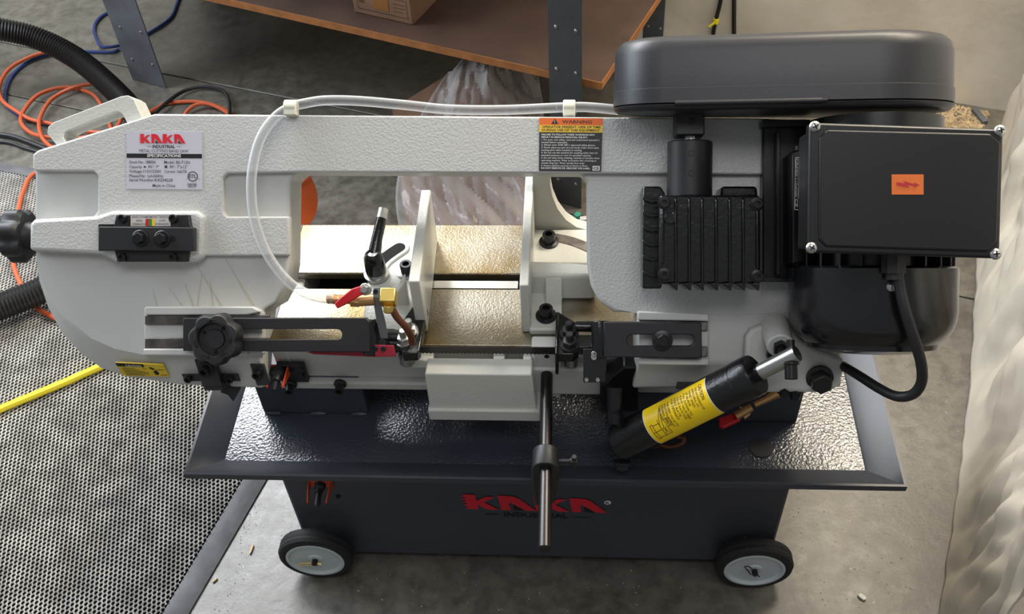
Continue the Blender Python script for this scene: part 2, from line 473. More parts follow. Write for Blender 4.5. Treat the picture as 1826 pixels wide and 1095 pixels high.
for cx_, nn in ((565, 14), (1345, 60)):
    c = Y(cx_, 1014, .906); V, F = [], []
    rg = random.Random(cx_)
    for _ in range(nn):
        a = R(rg.uniform(35, 150)); yy = .906 + rg.uniform(.004, .030); p = Vector((c.x + .0702 * math.cos(a), yy, .070 + .0702 * math.sin(a))); k = rg.uniform(.0004, .0011); b_ = len(V)
        V += [p + Vector((k, 0, 0)), p + Vector((-k, k, 0)), p + Vector((-k, -k, 0)), p + Vector((0, 0, k * 1.3))]; F += [(b_, b_ + 1, b_ + 3), (b_ + 1, b_ + 2, b_ + 3), (b_ + 2, b_, b_ + 3)]
    me = bpy.data.meshes.new('swarf_specks'); me.from_pydata([v - saw.location for v in V], [], F); me.materials.append(steel)
    o = bpy.data.objects.new('swarf_specks', me); COL.objects.link(o); o.parent = saw; o['kind'] = 'stuff'
# ---- supports and base casting
sup = MB()
yf = Z(560, 737, zf).y
sup.box((Z(470, 737, zf).x, yf, zf), (Z(657, 737, zf).x, 1.34, .515))
so = obj('base_support', sup, cab_m, saw, bevel=.003)
for x0, x1 in ((476, 502), (555, 582), (628, 655)):
    t = MB(); p = Z(x0, 736, zf); q = Z(x1, 736, zf); t.lathe(((p.x + q.x) / 2, yf - .002, zf + .002), (1, 0, 0), [(.002, -(q.x - p.x) / 2), (.004, -.004), (.004, .004), (.002, (q.x - p.x) / 2)], 8)
    obj('weld_bead', t, cab_m, so)
sup = MB(); sup.box((Z(1080, 748, zf).x, yf - .005, zf), (Z(1420, 748, zf).x, 1.34, .515))
obj('base_support', sup, cab_m, saw, bevel=.003)
BZ = .60; YB = .981
bxl = Z(478, 615, BZ).x; bxr = Y(1330, 680, YB).x
zb0 = Y(600, 690, YB).z
base = MB()
yrear = Z(700, 400, BZ).y; ys1 = Z(700, 488, BZ).y; ys0 = Z(700, 514, BZ).y
base.box((bxl, YB + .004, zb0), (bxr, YB + .03, BZ - .0138))
base.box((bxl, YB + .004, zb0), (bxl + .025, yrear - .004, BZ - .0138)); base.box((bxr - .2, YB + .004, zb0), (bxr, yrear - .004, BZ - .0138))
base.box((bxl, YB - .006, zb0), (bxr, YB + .03, zb0 + .018)); base.box((bxl, yrear - .03, zf + .001), (bxr, yrear - .004, BZ - .0138))  # rear wall is unseen, added to keep back light off the pan
base.box((Y(948, 640, .966).x, .966, zb0 - .002), (Y(1000, 640, .966).x, YB + .01, Y(975, 621, .966).z))
base.box((Y(948, 640, .966).x, .962, zb0 + .01), (Y(1082, 640, .966).x, YB + .01, Y(975, 655, .966).z))
baseo = obj('base_casting', base, grey_white, saw, bevel=.004)
t = MB(); t.cyl(Y(975, 636, .9655) , Y(975, 636, .9655) + Vector((0, .004, 0)), .004, 12); obj('oil_hole', t, dark, baseo)
t = MB()
xr_ = Z(1135, 560, BZ).x
t.box((bxl, YB, BZ - .014), (xr_, ys0, BZ)); t.box((bxl, ys1, BZ - .014), (xr_, yrear, BZ))
bed = obj('bed', t, bedm, saw, bevel=.0025)
t = MB(); t.box((Z(766, 500, BZ - .004).x, Z(850, 514, BZ - .004).y, BZ - .02), (Z(924, 500, BZ - .004).x, Z(850, 501, BZ - .004).y, BZ - .004)); obj('slot_guide', t, steel, bed)
# front work block
ZT = .592
y1 = Z(850, 639, ZT).y; y0 = Z(850, 668, ZT).y
xa = Z(757, 668, ZT).x; xb = Z(948, 668, ZT).x
zfl = Y(850, 727, y0).z; zbb = Y(850, 743, y0).z
blk = MB()
blk.loft([[(xa - .001, y0 - .003, zfl), (xb + .006, y0 - .003, zfl), (xb + .006, YB + .01, zfl), (xa - .001, YB + .01, zfl)],
          [(xa, y0, ZT), (xb, y0, ZT), (xb, y1, ZT), (xa + .001, y1, ZT)]])
blk.box((xa - .003, y0 - .008, zbb), (xb + .010, YB + .01, zfl + .002))
blk.box((xa + .01, y1 - .01, zbb), (xb - .005, YB + .01, ZT - .03))
obj('front_block', blk, ivory, saw, bevel=.0022, seg=2)
for x0, x1 in ((734, 772), (880, 900), (933, 948)):
    t = MB(); p = Z(x0, 632, ZT - .002); q = Z(x1, 640, ZT - .002)
    t.box((p.x, y1 - .004, ZT - .02), (q.x, YB + .004, ZT - .002))
    obj('block_rib', t, ivory, baseo, bevel=.002)
# recessed black plate + bolts on base front
t = MB(); p = Y(492, 650, .974); q = Y(551, 680, .974); t.box((p.x, .972, q.z), (q.x, YB, p.z)); pl = obj('base_plate', t, satin, saw, bevel=.001)
for x, y in ((512, 672), (520, 660), (542, 668), (540, 654)): obj('plate_screw', MB().socket(Y(x, y, .972), (0, -1, 0), .003, .003), bolt_m, pl)
for x, y in ((519, 688), (607, 687)):
    t = MB(); c = Y(x, y - 4, .974); t.lathe(c, (0, -1, 0), [(.010, 0), (.010, .004), (.007, .006), (.007, .018), (.004, .018), (.004, .012), (0, .012)], 16)
    obj('base_bolt', t, bolt_m, baseo)
t = MB(); p = Y(466, 683, .975)
# ---- vise: movable jaw
yjf = Z(748, 592, BZ).y; zjt = Y(740, 502, yjf).z
fl_, fr_, br_, bl_ = Z(728, 502, zjt), Z(748, 502, zjt), Z(768, 338, zjt), Z(751, 338, zjt)
t = MB(); t.loft([[(p.x, p.y, BZ + .0005) for p in (fl_, fr_, br_, bl_)], [(p.x, p.y, zjt) for p in (fl_, fr_, br_, bl_)]])
jaw = obj('movable_jaw', t, ivory, saw, bevel=.002)
zft = BZ + .013
ft = [Z(x, y, zft) for x, y in ((641, 606), (648, 560), (655, 500), (664, 470), (682, 442), (704, 426), (742, 418), (752, 470), (738, 510), (738, 606))]
t = MB(); t.prism(ft, BZ + .0005, zft); obj('jaw_foot', t, ivory, jaw, bevel=.004)
rib = [Z(x, y, zft) for x, y in ((690, 545), (730, 545), (730, 530), (690, 530))]
t = MB()
t.loft([[(p.x, p.y, zft - .002) for p in rib], [(rib[0].x + .03, rib[0].y, zft + .045), (rib[1].x, rib[1].y, zft + .055), (rib[2].x, rib[2].y, zft + .055), (rib[3].x + .03, rib[3].y, zft + .045)]])
obj('jaw_rib', t, ivory, jaw, bevel=.002)
sl = catmull([Z(668, 486, zft + .002), Z(680, 466, zft + .002), Z(697, 452, zft + .002), Z(712, 442, zft + .002)], 5)
def ribbon(pts, hw, z0, z1, mb):
    L, Rr = [], []
    for i, p in enumerate(pts):
        d = (pts[min(i + 1, len(pts) - 1)] - pts[max(i - 1, 0)]); d.z = 0; d.normalize(); n = Vector((-d.y, d.x, 0))
        L.append(p + n * hw); Rr.append(p - n * hw)
    d = (pts[-1] - pts[-2]).normalized(); e = math.atan2(d.y, d.x)
    cap1 = [pts[-1] + Vector((math.cos(e + math.pi / 2 - a), math.sin(e + math.pi / 2 - a), 0)) * hw for a in [math.pi * k / 8 for k in range(1, 8)]]
    d = (pts[0] - pts[1]).normalized(); e = math.atan2(d.y, d.x)
    cap0 = [pts[0] + Vector((math.cos(e + math.pi / 2 - a), math.sin(e + math.pi / 2 - a), 0)) * hw for a in [math.pi * k / 8 for k in range(1, 8)]]
    mb.prism(L + cap1 + list(reversed(Rr)) + cap0, z0, z1)
t = MB(); ribbon(sl, .017, zft - .002, zft + .003, t); obj('slot_rim', t, ivory, jaw, bevel=.002)
t = MB(); ribbon(sl, .010, zft + .001, zft + .0036, t); obj('jaw_slot', t, dark, jaw)  # solid ribbon, its near-black colour stands in for the slot's shade
hb = Z(672, 490, zft + .003)
t = MB(); t.lathe(hb, (0, 0, 1), [(.020, 0), (.020, .004), (.016, .005), (.016, .010)], 24); obj('lever_washer', t, steel, jaw)
t = MB(); t.lathe(hb, (0, 0, 1), [(.0165, .010), (.0165, .024), (.0155, .040), (.012, .046), (.008, .048), (.008, .046), (0, .046)], 20)
h2 = hb + Vector((0, 0, .042))
tip = Z(684, 374, zft + .075)
t.tube([h2 + Vector((0, .006, -.006)), h2 + (tip - h2) * .35, h2 + (tip - h2) * .80], .009, 12, radii=[.011, .009, .0085])
lev = obj('clamp_lever', t, gloss, jaw)
t = MB(); t.tube([h2 + (tip - h2) * .79, tip], .009, 12); obj('lever_tip', t, steel, lev, label='bright worn steel lever tip')
t = MB(); c = Z(726, 486, zft); t.lathe(c, (0, 0, 1), [(.017, 0), (.017, .003), (.015, .004), (.011, .004)], 20); obj('bolt_washer', t, steel, jaw)
t = MB(); t.socket(c + Vector((0, 0, .004)), (0, 0, 1), .010, .016); obj('jaw_bolt', t, bolt_m, jaw)
# ---- vise: fixed jaw
yff = Z(935, 593, BZ).y; zft2 = Y(934, 509, yff).z
fl2, fr2 = Z(926, 509, zft2), Z(943, 509, zft2); bl2, br2 = Z(937, 312, zft2), Z(952, 312, zft2)
t = MB(); t.loft([[(p.x, p.y, BZ + .0005) for p in (fl2, fr2, br2, bl2)], [(p.x, p.y, zft2) for p in (fl2, fr2, br2, bl2)]])
fj = obj('fixed_jaw', t, ivory, saw, bevel=.002)
yg = Z(1000, 404, zft).y
gp = [(950, 300), (981, 300), (981, 330), (985, 350), (994, 372), (1009, 392), (1028, 405), (1062, 420), (1062, 428), (950, 428)]
t = MB()
g3 = [Y(x, y, yg) for x, y in gp]
t.loft([[(p.x, yg, max(p.z, BZ + .001)) for p in g3], [(p.x, yg + .02, max(p.z, BZ + .001)) for p in g3]]); obj('jaw_gusset', t, ivory, fj, bevel=.003)
t = MB(); t.prism([Z(x, y, zft) for x, y in ((948, 470), (948, 408), (1062, 408), (1062, 470))], BZ + .0005, zft); obj('jaw_foot', t, ivory, fj, bevel=.004)
t = MB(); arc = catmull([Z(990, 424, zft), Z(1010, 428, zft), Z(1030, 434, zft), Z(1058, 446, zft)], 5); ribbon(arc, .009, zft - .001, zft + .0012, t); obj('jaw_slot', t, mill, fj)
zr = BZ + .045
t = MB(); t.loft([[(p.x, p.y, BZ + .001) for p in (Z(944, 500, zr), Z(1062, 500, zr), Z(1062, 478, zr), Z(944, 470, zr))], [(p.x, p.y, zr) for p in (Z(944, 490, zr), Z(1062, 492, zr), Z(1062, 470, zr), Z(944, 464, zr))]]); obj('jaw_rib', t, ivory, fj, bevel=.005)
t = MB(); t.prism([Z(x, y, zft) for x, y in ((944, 588), (944, 490), (1002, 500), (1002, 588))], BZ + .0005, zft); obj('jaw_foot', t, ivory, fj, bevel=.003)
t = MB(); q_ = [Z(x, y, zft) for x, y in ((972, 545), (1002, 545), (1002, 505), (972, 505))]
xl_, xr2, yr_, yw_ = q_[0].x, q_[1].x, Z(990, 494, zr).y, q_[0].y
t.loft([[(x, yw_, zft - .002), (x, yr_, zft - .002), (x, yr_, zr - .001)] for x in (xl_, xr2)]); obj('jaw_web', t, ivory, fj, bevel=.002)
for x, y in ((979, 432), (974, 564)):
    t = MB(); c = Z(x, y, zft); t.lathe(c, (0, 0, 1), [(.016, 0), (.016, .003), (.0105, .004), (.0105, .018), (.0095, .019), (.006, .019), (.006, .011), (0, .011)], 20); obj('jaw_bolt', t, bolt_m, fj)
# ---- blade
YBL = .966
pa = Y(735, 617, YBL); pb = Y(1010, 620, YBL); zt_ = (pa.z + pb.z) / 2; zb_ = zt_ - .014
bl = []
xs0, xs1 = Y(640, 617, YBL).x, Y(1090, 620, YBL).x
t = MB(); n = 130
rowt = [(xs0 + (xs1 - xs0) * i / n, zt_) for i in range(n + 1)]
rowb = [(xs0 + (xs1 - xs0) * i / n, zb_ - (.0022 if i % 2 else 0)) for i in range(n + 1)]
out = rowt + rowb[::-1]
t.loft([[(x, YBL - .0006, z) for x, z in out], [(x, YBL + .0006, z) for x, z in out]])
obj('saw_blade', t, mat('blade_steel', (74, 70, 68), .4, .8), saw)

# ---- saw arm casting
A = [((58, 274),), ((68, 267),), ((275, 203),), ((1362, 211),), ((1440, 214),), ((1440, 560),), ((1500, 610),), ((1500, 648), (1500, 690)), ((1330, 648), (1330, 690)),
     ((1140, 646), (1128, 692)), ((1137, 575), (1130, 575)), ((1135, 558),), ((1095, 556),), ((1066, 535),), ((1053, 508),), ((1047, 470),), ((1045, 322),), ((1036, 309),),
     ((530, 307),), ((517, 320),), ((515, 470),), ((509, 508),), ((492, 540),), ((470, 552),), ((466, 600),), ((466, 646), (470, 692)), ((440, 646), (442, 691)),
     ((321, 641), (321, 686)), ((252, 632), (225, 672)), ((205, 622), (180, 657)), ((146, 596), (142, 630)), ((112, 568), (112, 596)), ((86, 536), (86, 548)),
     ((70, 500), (71, 503)), ((64, 470),), ((62, 440),), ((62, 310),), ((58, 300),)]
fA = [B(p[0][0], p[0][1], -.012) for p in A]
fB = []
for p in A:
    if len(p) > 1: q = B(p[1][0], p[1][1], -.045)
    else:
        q = B(p[0][0], p[0][1], -.012); q = Vector((q.x, q.y, -.045))
    fB.append(q)
fC = [Vector((p.x, p.y, -.078)) for p in fB]
t = MB(BM); t.loft([fC, fB, fA])
arm = obj('saw_arm', t, white, saw, bevel=.004, seg=3)
up = [(58, 275), (68, 268), (275, 203), (1362, 211), (1362, 311), (1044, 309), (530, 307), (405, 309), (397, 317), (397, 378), (404, 386), (516, 386), (514, 456), (362, 456), (352, 468), (205, 468), (178, 454), (62, 450), (62, 392), (166, 386), (174, 377), (174, 313), (166, 305), (62, 305), (58, 300)]
t = MB(BM); t.prism(Bs(up), -.014, 0); obj('rough_face', t, rough_white, arm, bevel=.006, seg=3)
tb = [(52, 398), (60, 391), (172, 385), (198, 376), (350, 376), (364, 386), (360, 458), (350, 467), (206, 467), (178, 453), (52, 447)]
t = MB(BM); t.prism(Bs(tb, .013), -.012, .013); obj('tension_boss', t, rough_white, arm, bevel=.006, seg=3)
rr = [(1049, 322), (1440, 322), (1440, 560), (1140, 560), (1098, 552), (1070, 531), (1057, 505), (1051, 470)]
t = MB(BM); t.prism(Bs(rr, -.0113), -.02, -.0113); obj('wheel_housing', t, rough_white, arm, bevel=.0006)
# stains, thin dried coolant runs below the tension boss
stain = mat('dried_coolant', (186, 178, 162), .5)
t = MB(BM)
for i, (x0, y0_, x1, y1_, wd_) in enumerate([(402, 462, 452, 545, 2.2), (352, 475, 395, 546, 1.6), (300, 512, 325, 545, 1.4), (330, 505, 345, 546, 2), (360, 490, 352, 545, 1.5), (375, 500, 380, 546, 1.2), (272, 515, 280, 546, 1.3)]):
    P0, P1 = (x0, y0_), (x1, y1_)
    t.flat(Bs([(x0 - wd_ * .4, y0_), (x0 + wd_ * .4, y0_), (x1 + wd_, y1_), (x1 - wd_, y1_)], -.0117))
obj('coolant_stain', t, stain, arm)
# lifting handle
ho = [(84, 238), (86, 226), (96, 218), (215, 172), (228, 170), (238, 176), (252, 206), (260, 225), (110, 272), (100, 258)]
hi_ = [(112, 244), (114, 236), (122, 231), (200, 201), (211, 198), (218, 203), (226, 218), (234, 232), (124, 268), (118, 256)]
t = MB(BM); t.prism(Bs(ho, -.012), -.055, -.012, [Bs(hi_, -.012)]); obj('lifting_handle', t, ivory, saw, bevel=.007, seg=3)
# ---- tension plate
tp = [(207, 383), (336, 383), (339, 402), (345, 410), (336, 449), (333, 467), (209, 467), (204, 447), (203, 402)]
t = MB(BM); t.prism(Bs(tp, .022), .012, .022); tpo = obj('tension_plate', t, satin, saw, bevel=.001)
t = MB(BM); t.prism(Bs([(176, 404), (345, 406), (345, 448), (176, 446)], .034), .021, .034); obj('slide_bar', t, satin, tpo, bevel=.001)
t = MB(BM); t.prism(Bs([(176, 400), (206, 400), (206, 447), (176, 447)], .014), .011, .0145); obj('slide_recess', t, dark, tpo)  # near-black slab paints the shade of the recess
for x, y in ((220, 390), (311, 390), (220, 459), (311, 459)):
    t = MB(BM); t.lathe(B(x, y, .022), (0, 0, 1), [(.0062, 0), (.0062, .007), (.0055, .008), (.0034, .008), (.0034, .004), (0, .004)], 14); obj('socket_screw', t, bolt_m, tpo)
for x, y in ((251, 425), (290, 426)):
    t = MB(BM); t.hexb(B(x, y, .034), (0, 0, 1), .0085, .012); obj('hex_bolt', t, bolt_m, tpo)
t = MB(BM); t.lathe(B(308, 426, .034), (0, 0, 1), [(.0045, 0), (.0045, .0006), (0, .0006)], 14); obj('bar_hole', t, dark, tpo)
def BQ(tl, tr, br, bl, n): return Quad(*[W(x, y, n) for x, y in (tl, tr, br, bl)])
qt = BQ((233, 383), (304, 383), (304, 404), (233, 404), .0225)
t = MB(); qt.plate(t); tl_ = obj('tension_label', t, mat('label_pale', (206, 200, 196), .5), tpo)
t = MB(); qt.text(t, 'BAND DYNAMOMETRIC TENSION', .04, .27, .16, wid=.92, bold=.01)
for s_, x, y in (('HIGH', .14, .58), ('STRENGTH', .05, .88), ('LOW', .72, .58), ('STRENGTH', .63, .88)):
    qt.text(t, s_, x, y, .17, wid=.16 if len(s_) < 5 else .32, bold=.01)
for k in (0.0, .97): qt.rect(t, 0, k, 1, k + .03)
obj('label_print', t, ink, tpo)
for nm, x0, x1, m_ in (('red_band', .38, .46, red), ('green_band', .46, .54, lab_g), ('yellow_band', .54, .61, lab_y)):
    t = MB(); qt.rect(t, x0, .35, x1, .95, 1.8); obj(nm, t, m_, tpo)
# ---- tension handwheel on the left end (axis along the arm)
def lobes(r0, r1, n, steps=9, ph=0):
    o = []
    N_ = n * steps
    for k in range(N_):
        a = 2 * math.pi * k / N_
        c = .5 + .5 * math.cos(n * a)
        o.append(((r1 + (r0 - r1) * (c ** .45)) * math.cos(a + ph), (r1 + (r0 - r1) * (c ** .45)) * math.sin(a + ph)))
    return o
hc = B(36, 420, -.035)
t = MB(BM @ Matrix.Translation(hc) @ Matrix.Rotation(R(-90), 4, 'Y'))
ol = lobes(.042, .034, 7, ph=.2)
t.loft([[(x * s_, y * s_, z) for x, y in ol] for s_, z in ((.86, -.014), (1, -.008), (1, .012), (.80, .020))])
t.lathe((0, 0, -.014), (0, 0, -1), [(.022, 0), (.018, .012), (.018, .03)], 20)
obj('tension_handwheel', t, plastic, saw, ang=40)
# ---- nameplate
qn = BQ((226, 234), (360, 235), (361, 338), (226, 337), .0008)
t = MB(); qn.plate(t); npo = obj('nameplate', t, lab_w, saw)
mr, mk = MB(), MB(); logo(qn, mr, mk, .175, .045, .60, .16); obj('logo_lettering', mr, logo_r, npo)
t = mk
qn.text(t, 'INDUSTRIAL', .345, .285, .05, wid=.30, bold=.025); qn.rect(t, .27, .255, .33, .262); qn.rect(t, .66, .255, .72, .262)
qn.rect(t, 0, .385, 1, .46)
obj('black_print', t, logo_k, npo)
t = MB(); qn.text(t, 'METAL CUTTING BAND SAW', .17, .362, .052, wid=.65)
for s_, x, y, wd_ in (('Stock No. 188006', .035, .555, .35), ('Model: BS-712N', .50, .555, .34), ('Capacity', .035, .635, .17), ('90\u00b0: 7"', .285, .635, .145), ('90\u00b0: 7"x12"', .57, .635, .24),
                     ('Voltage:115V/230V', .035, .715, .425), ('Current: 16A/7A', .50, .715, .30), ('Phase/Hz: 1ph/60Hz', .035, .795, .45), ('Serial Number:KA254228', .035, .865, .575), ('Made in China', .345, .96, .30), ('Intertek', .805, .925, .125), ('3062109', .81, .965, .11)):
    qn.text(t, s_, x, y, .05 if len(s_) > 8 else .045, wid=wd_, bold=.006)
qn.poly(t, circle2(.242, .615, .016, 14)); qn.rect(t, .505, .588, .54, .632)
for k in range(24):
    a0, a1 = 2 * math.pi * k / 24, 2 * math.pi * (k + 1) / 24
    qn.poly(t, [(.875 + .068 * math.cos(a0), .775 + .088 * math.sin(a0)), (.875 + .068 * math.cos(a1), .775 + .088 * math.sin(a1)), (.875 + .056 * math.cos(a1), .775 + .073 * math.sin(a1)), (.875 + .056 * math.cos(a0), .775 + .073 * math.sin(a0))])
qn.text(t, 'ETL', .828, .80, .06, wid=.094, bold=.02); qn.text(t, 'C', .79, .83, .02); qn.text(t, 'US', .95, .83, .02)
obj('small_print', t, ink, npo)
t = MB(); qn.text(t, 'SPECIFICATIONS', .275, .444, .048, k=3, wid=.45, bold=.025); obj('white_print', t, ink_w, npo)
# ---- warning label
qw = BQ((962, 210), (1075, 211), (1072, 306), (961, 305), .0008)
t = MB(); qw.plate(t); wo = obj('warning_label', t, lab_k, saw)
t = MB(); qw.rect(t, 0, 0, 1, .135, 1.5); obj('orange_field', t, lab_o, wo)
t = MB(); qw.rect(t, 0, .135, 1, .27, 1.5); obj('yellow_field', t, lab_y, wo)
t = MB(); qw.poly(t, [(.19, .112), (.245, .015), (.30, .112)], 2.5); qw.text(t, 'WARNING', .36, .10, .062, k=2.5, wid=.47, bold=.01)
qw.text(t, 'OPERATOR PRESENT 100% OF TIME', .04, .188, .04, k=2.5, wid=.93, bold=.02); qw.text(t, 'DURING USE OF THIS EQUIPMENT.', .04, .248, .04, k=2.5, wid=.93, bold=.02)
obj('black_print', t, logo_k, wo)
t = MB()
LN = [('FAILURE TO FOLLOW THESE WARNINGS MAY', .85, 1), ('RESULT IN SERIOUS PERSONAL INJURY:', .73, 1), ("1. For your own safety, read and understand operator's", .92, 0), ('manual before operation.', .42, 0), ('2. Always wear ANSI Z87.1 approved safety glasses.', .86, 0),
      ('3. Never place any part of your body under work table,', .92, 0), ('moving parts when machine is running.', .65, 0), ("4. Do not use this machine for anything other than it's", .90, 0), ("intended purpose or over it's specified capacity.", .80, 0),
      ('5. Do not wear loose clothing, neckties or jewelry when', .93, 0), ('operating machine. Wear protective hair covering to', .88, 0), ('contain long hair. Wear nonslip foot wear.', .70, 0), ('6. Secure machine securely to bench or floor.', .75, 0), ('DO NOT REMOVE OR OBSCURE THIS LABEL.', .79, 1)]
for i, (s_, wd_, b_) in enumerate(LN):
    qw.text(t, s_, .035, .328 + i * .0485, .030, wid=wd_, bold=.028 if b_ else .012)
qw.rect(t, .86, .895, .975, .985, 1.5)
qw.text(t, '!', .238, .098, .05, k=3.5, bold=.02)
obj('white_print', t, ink_w, wo)
t = MB(); qw.text(t, 'CE', .87, .965, .05, k=3, wid=.09, bold=.02); obj('mark_print', t, logo_k, wo)
# ---- caution label on the sloping rim
ca = [(208, 646), (292, 650), (303, 669), (222, 667)]
def rimn(p, q): return p
nA = B(230, 640, -.012)
qc = Quad(BM @ B(208, 646, -.020), BM @ B(293, 650, -.018), BM @ B(304, 671, -.034), BM @ B(221, 669, -.040), lift=.0006)
qc.c = [c + BN * .004 for c in qc.c]
t = MB(); qc.plate(t, -3, 1); co = obj('caution_label', t, lab_y2, saw)
t = MB(); qc.rect(t, 0, 0, .58, .25, 1.5)
for k in range(6): qc.rect(t, .08 + k * .005, .36 + k * .105, .60 - (.1 if k == 5 else 0), .40 + k * .105, 1.5)
qc.rect(t, .82, .40, .96, .44, 1.5); qc.rect(t, .84, .83, .98, .87, 1.5)
for x, y, r_ in ((.70, .30, .03), (.74, .36, .03), (.78, .55, .035), (.77, .72, .05), (.73, .62, .02), (.80, .68, .03)): qc.poly(t, [(a, .5 + (b - .5) * 1) for a, b in [(x + r_ * math.cos(k) , y + 3 * r_ * math.sin(k)) for k in [j * math.pi / 4 for j in range(8)]]], 1.5)
obj('black_print', t, logo_k, co)
t = MB(); qc.text(t, 'CAUTION', .20, .2, .14, k=3, wid=.33, bold=.02); obj('white_print', t, ink_w, co)
# ---- blade guide arms
def pad(outl, n0, n1, name, m_, par, bev=.002):
    t = MB(BM); t.prism(Bs(outl, n1), n0, n1); return obj(name, t, m_, par, bevel=bev)
gl = pad([(256, 548), (452, 548), (466, 556), (466, 634), (256, 636)], -.02, .003, 'guide_pad', white, saw, .003)
pad([(258, 562), (480, 562), (480, 579), (258, 579)], .002, .008, 'slide_rail', mill, gl, .001)
pad([(258, 603), (480, 603), (480, 622), (258, 622)], .002, .008, 'slide_rail', mill, gl, .001)
pad([(258, 547), (450, 547), (466, 556), (440, 562), (258, 562)], .002, .012, 'guide_ridge', white, gl, .002)
pad([(255, 622), (440, 622), (440, 634), (255, 634)], .002, .012, 'guide_ridge', white, gl, .002)
def slot_px(x0, y0, x1, y1, lr=True):
    r = (y1 - y0) / 2; c = (y0 + y1) / 2
    o = [(x1 - r + r * math.sin(a), c - r * math.cos(a)) for a in [math.pi * k / 8 for k in range(9)]]
    o += [(x0 + r - r * math.sin(a), c + r * math.cos(a)) for a in [math.pi * k / 8 for k in range(9)]]
    return o
t = MB(BM); t.prism(Bs([(326, 567), (652, 567), (660, 574), (660, 628), (326, 626)], .026), .012, .026, [Bs(slot_px(420, 587, 610, 606), .026)])
ga = obj('guide_arm', t, satin, saw, bevel=.0012)
kc = B(392, 603, .03)
KT = BM @ Matrix.Translation(kc)
ol = lobes(.0385, .0325, 7, ph=.35)
t = MB(KT); t.loft([[(x * s_, y * s_, z) for x, y in ol] for s_, z in ((.8, -.004), (1, .004), (1, .022), (.9, .027), (.72, .0275))], cap=False)
t.lathe((0, 0, 0), (0, 0, 1), [(.0275, .0275), (.0245, .0275), (.0235, .018), (.0145, .018), (.0135, .021), (.0005, .021)], 36, cap=False)
ri = [(x * .72, y * .72, .0275) for x, y in ol]; rc = [(.0275 * math.cos(math.atan2(y, x)), .0275 * math.sin(math.atan2(y, x)), .0275) for x, y in ol]
t.loft([ri, rc], cap=False)
kn = obj('clamp_knob', t, plastic, ga, ang=40)
for a in (.9, 2.6, 4.75):
    t = MB(KT); t.lathe((.0185 * math.cos(a), .0185 * math.sin(a), .0182), (0, 0, 1), [(.003, 0), (.003, .0006), (0, .0006)], 8)
    obj('knob_recess', t, dark, ga)  # flat dark disc, shade of the recess painted as colour
gr = pad([(1137, 555), (1264, 566), (1264, 652), (1137, 650)], -.02, .003, 'guide_pad', white, saw, .003)
pad([(1140, 571), (1262, 574), (1262, 590), (1140, 590)], .002, .008, 'slide_rail', mill, gr, .001)
pad([(1140, 618), (1262, 618), (1262, 636), (1140, 636)], .002, .008, 'slide_rail', mill, gr, .001)
pad([(1137, 555), (1264, 560), (1264, 573), (1137, 571)], .002, .012, 'guide_ridge', white, gr, .002)
pad([(1137, 640), (1264, 640), (1264, 652), (1137, 650)], .002, .012, 'guide_ridge', white, gr, .002)
t = MB(BM); t.prism(Bs([(1076, 574), (1251, 575), (1252, 639), (1076, 637)], .026), .012, .026, [Bs(slot_px(1118, 597, 1239, 617), .026)])
gb = obj('guide_arm', t, satin, saw, bevel=.0015)
t = MB(BM); t.lathe(B(1181, 607, .026), (0, 0, 1), [(.0145, 0), (.0145, .003), (.012, .004)], 22); t.hexb(B(1181, 607, .029), (0, 0, 1), .009, .010, False); obj('clamp_bolt', t, bolt_m, gb)
# guide heads
def head_left():
    t = MB()
    yb0, yb1 = .942, 1.005
    top = Y(724, 630, yb0).z
    xl, xr = Y(708, 632, yb0).x, Y(748, 632, yb0).x
    t.prism([(xl, yb0 + .02), (xl + .008, yb0), (xr - .004, yb0), (xr, yb0 + .006), (xr + .002, yb1 + .03), (xl + .012, yb1 + .03), (xl, yb1)], top - .018, top)
    hd = obj('guide_head', t, gloss, ga, bevel=.002)
    t = MB()
    for x, y in ((721, 603), (731, 585)):
        c = Z(x, y + 6, top); t.lathe(c, (0, 0, 1), [(.013, 0), (.013, .003)], 16); t.lathe(c, (0, 0, 1), [(.010, .003), (.010, .011), (.008, .012)], 6); t.lathe(c, (0, 0, 1), [(.0055, .012), (.0055, .024), (.0045, .025)], 12)
    obj('guide_nut', t, steel, ga)
    t = MB()
    c = Y(726, 641, yb0 + .012); t.cyl((c.x, c.y, top - .018), (c.x, c.y, top - .033), .012, 20); obj('guide_bearing', t, steel, ga)
    t = MB()
    a = W(655, 572, .014); b = W(655, 620, .014)
    t.tube([W(660, 570, .01), W(662, 598, .012), W(661, 632, .01)], .0085, 14, radii=[.011, .012, .011])
    t.box((W(690, 590, .01).x, yb0 + .015, top - .012), (xl + .006, yb0 + .035, top + .004))
    t.box((W(655, 590, .01).x, yb0 + .02, top - .016), (xl - .01, yb0 + .055, top - .008))
    t.cyl((W(684, 590, 0).x, yb0 + .03, top), (xl + .002, yb0 + .03, top), .012, 16)
    obj('guide_bracket', t, gloss, ga, bevel=.001)
head_left()
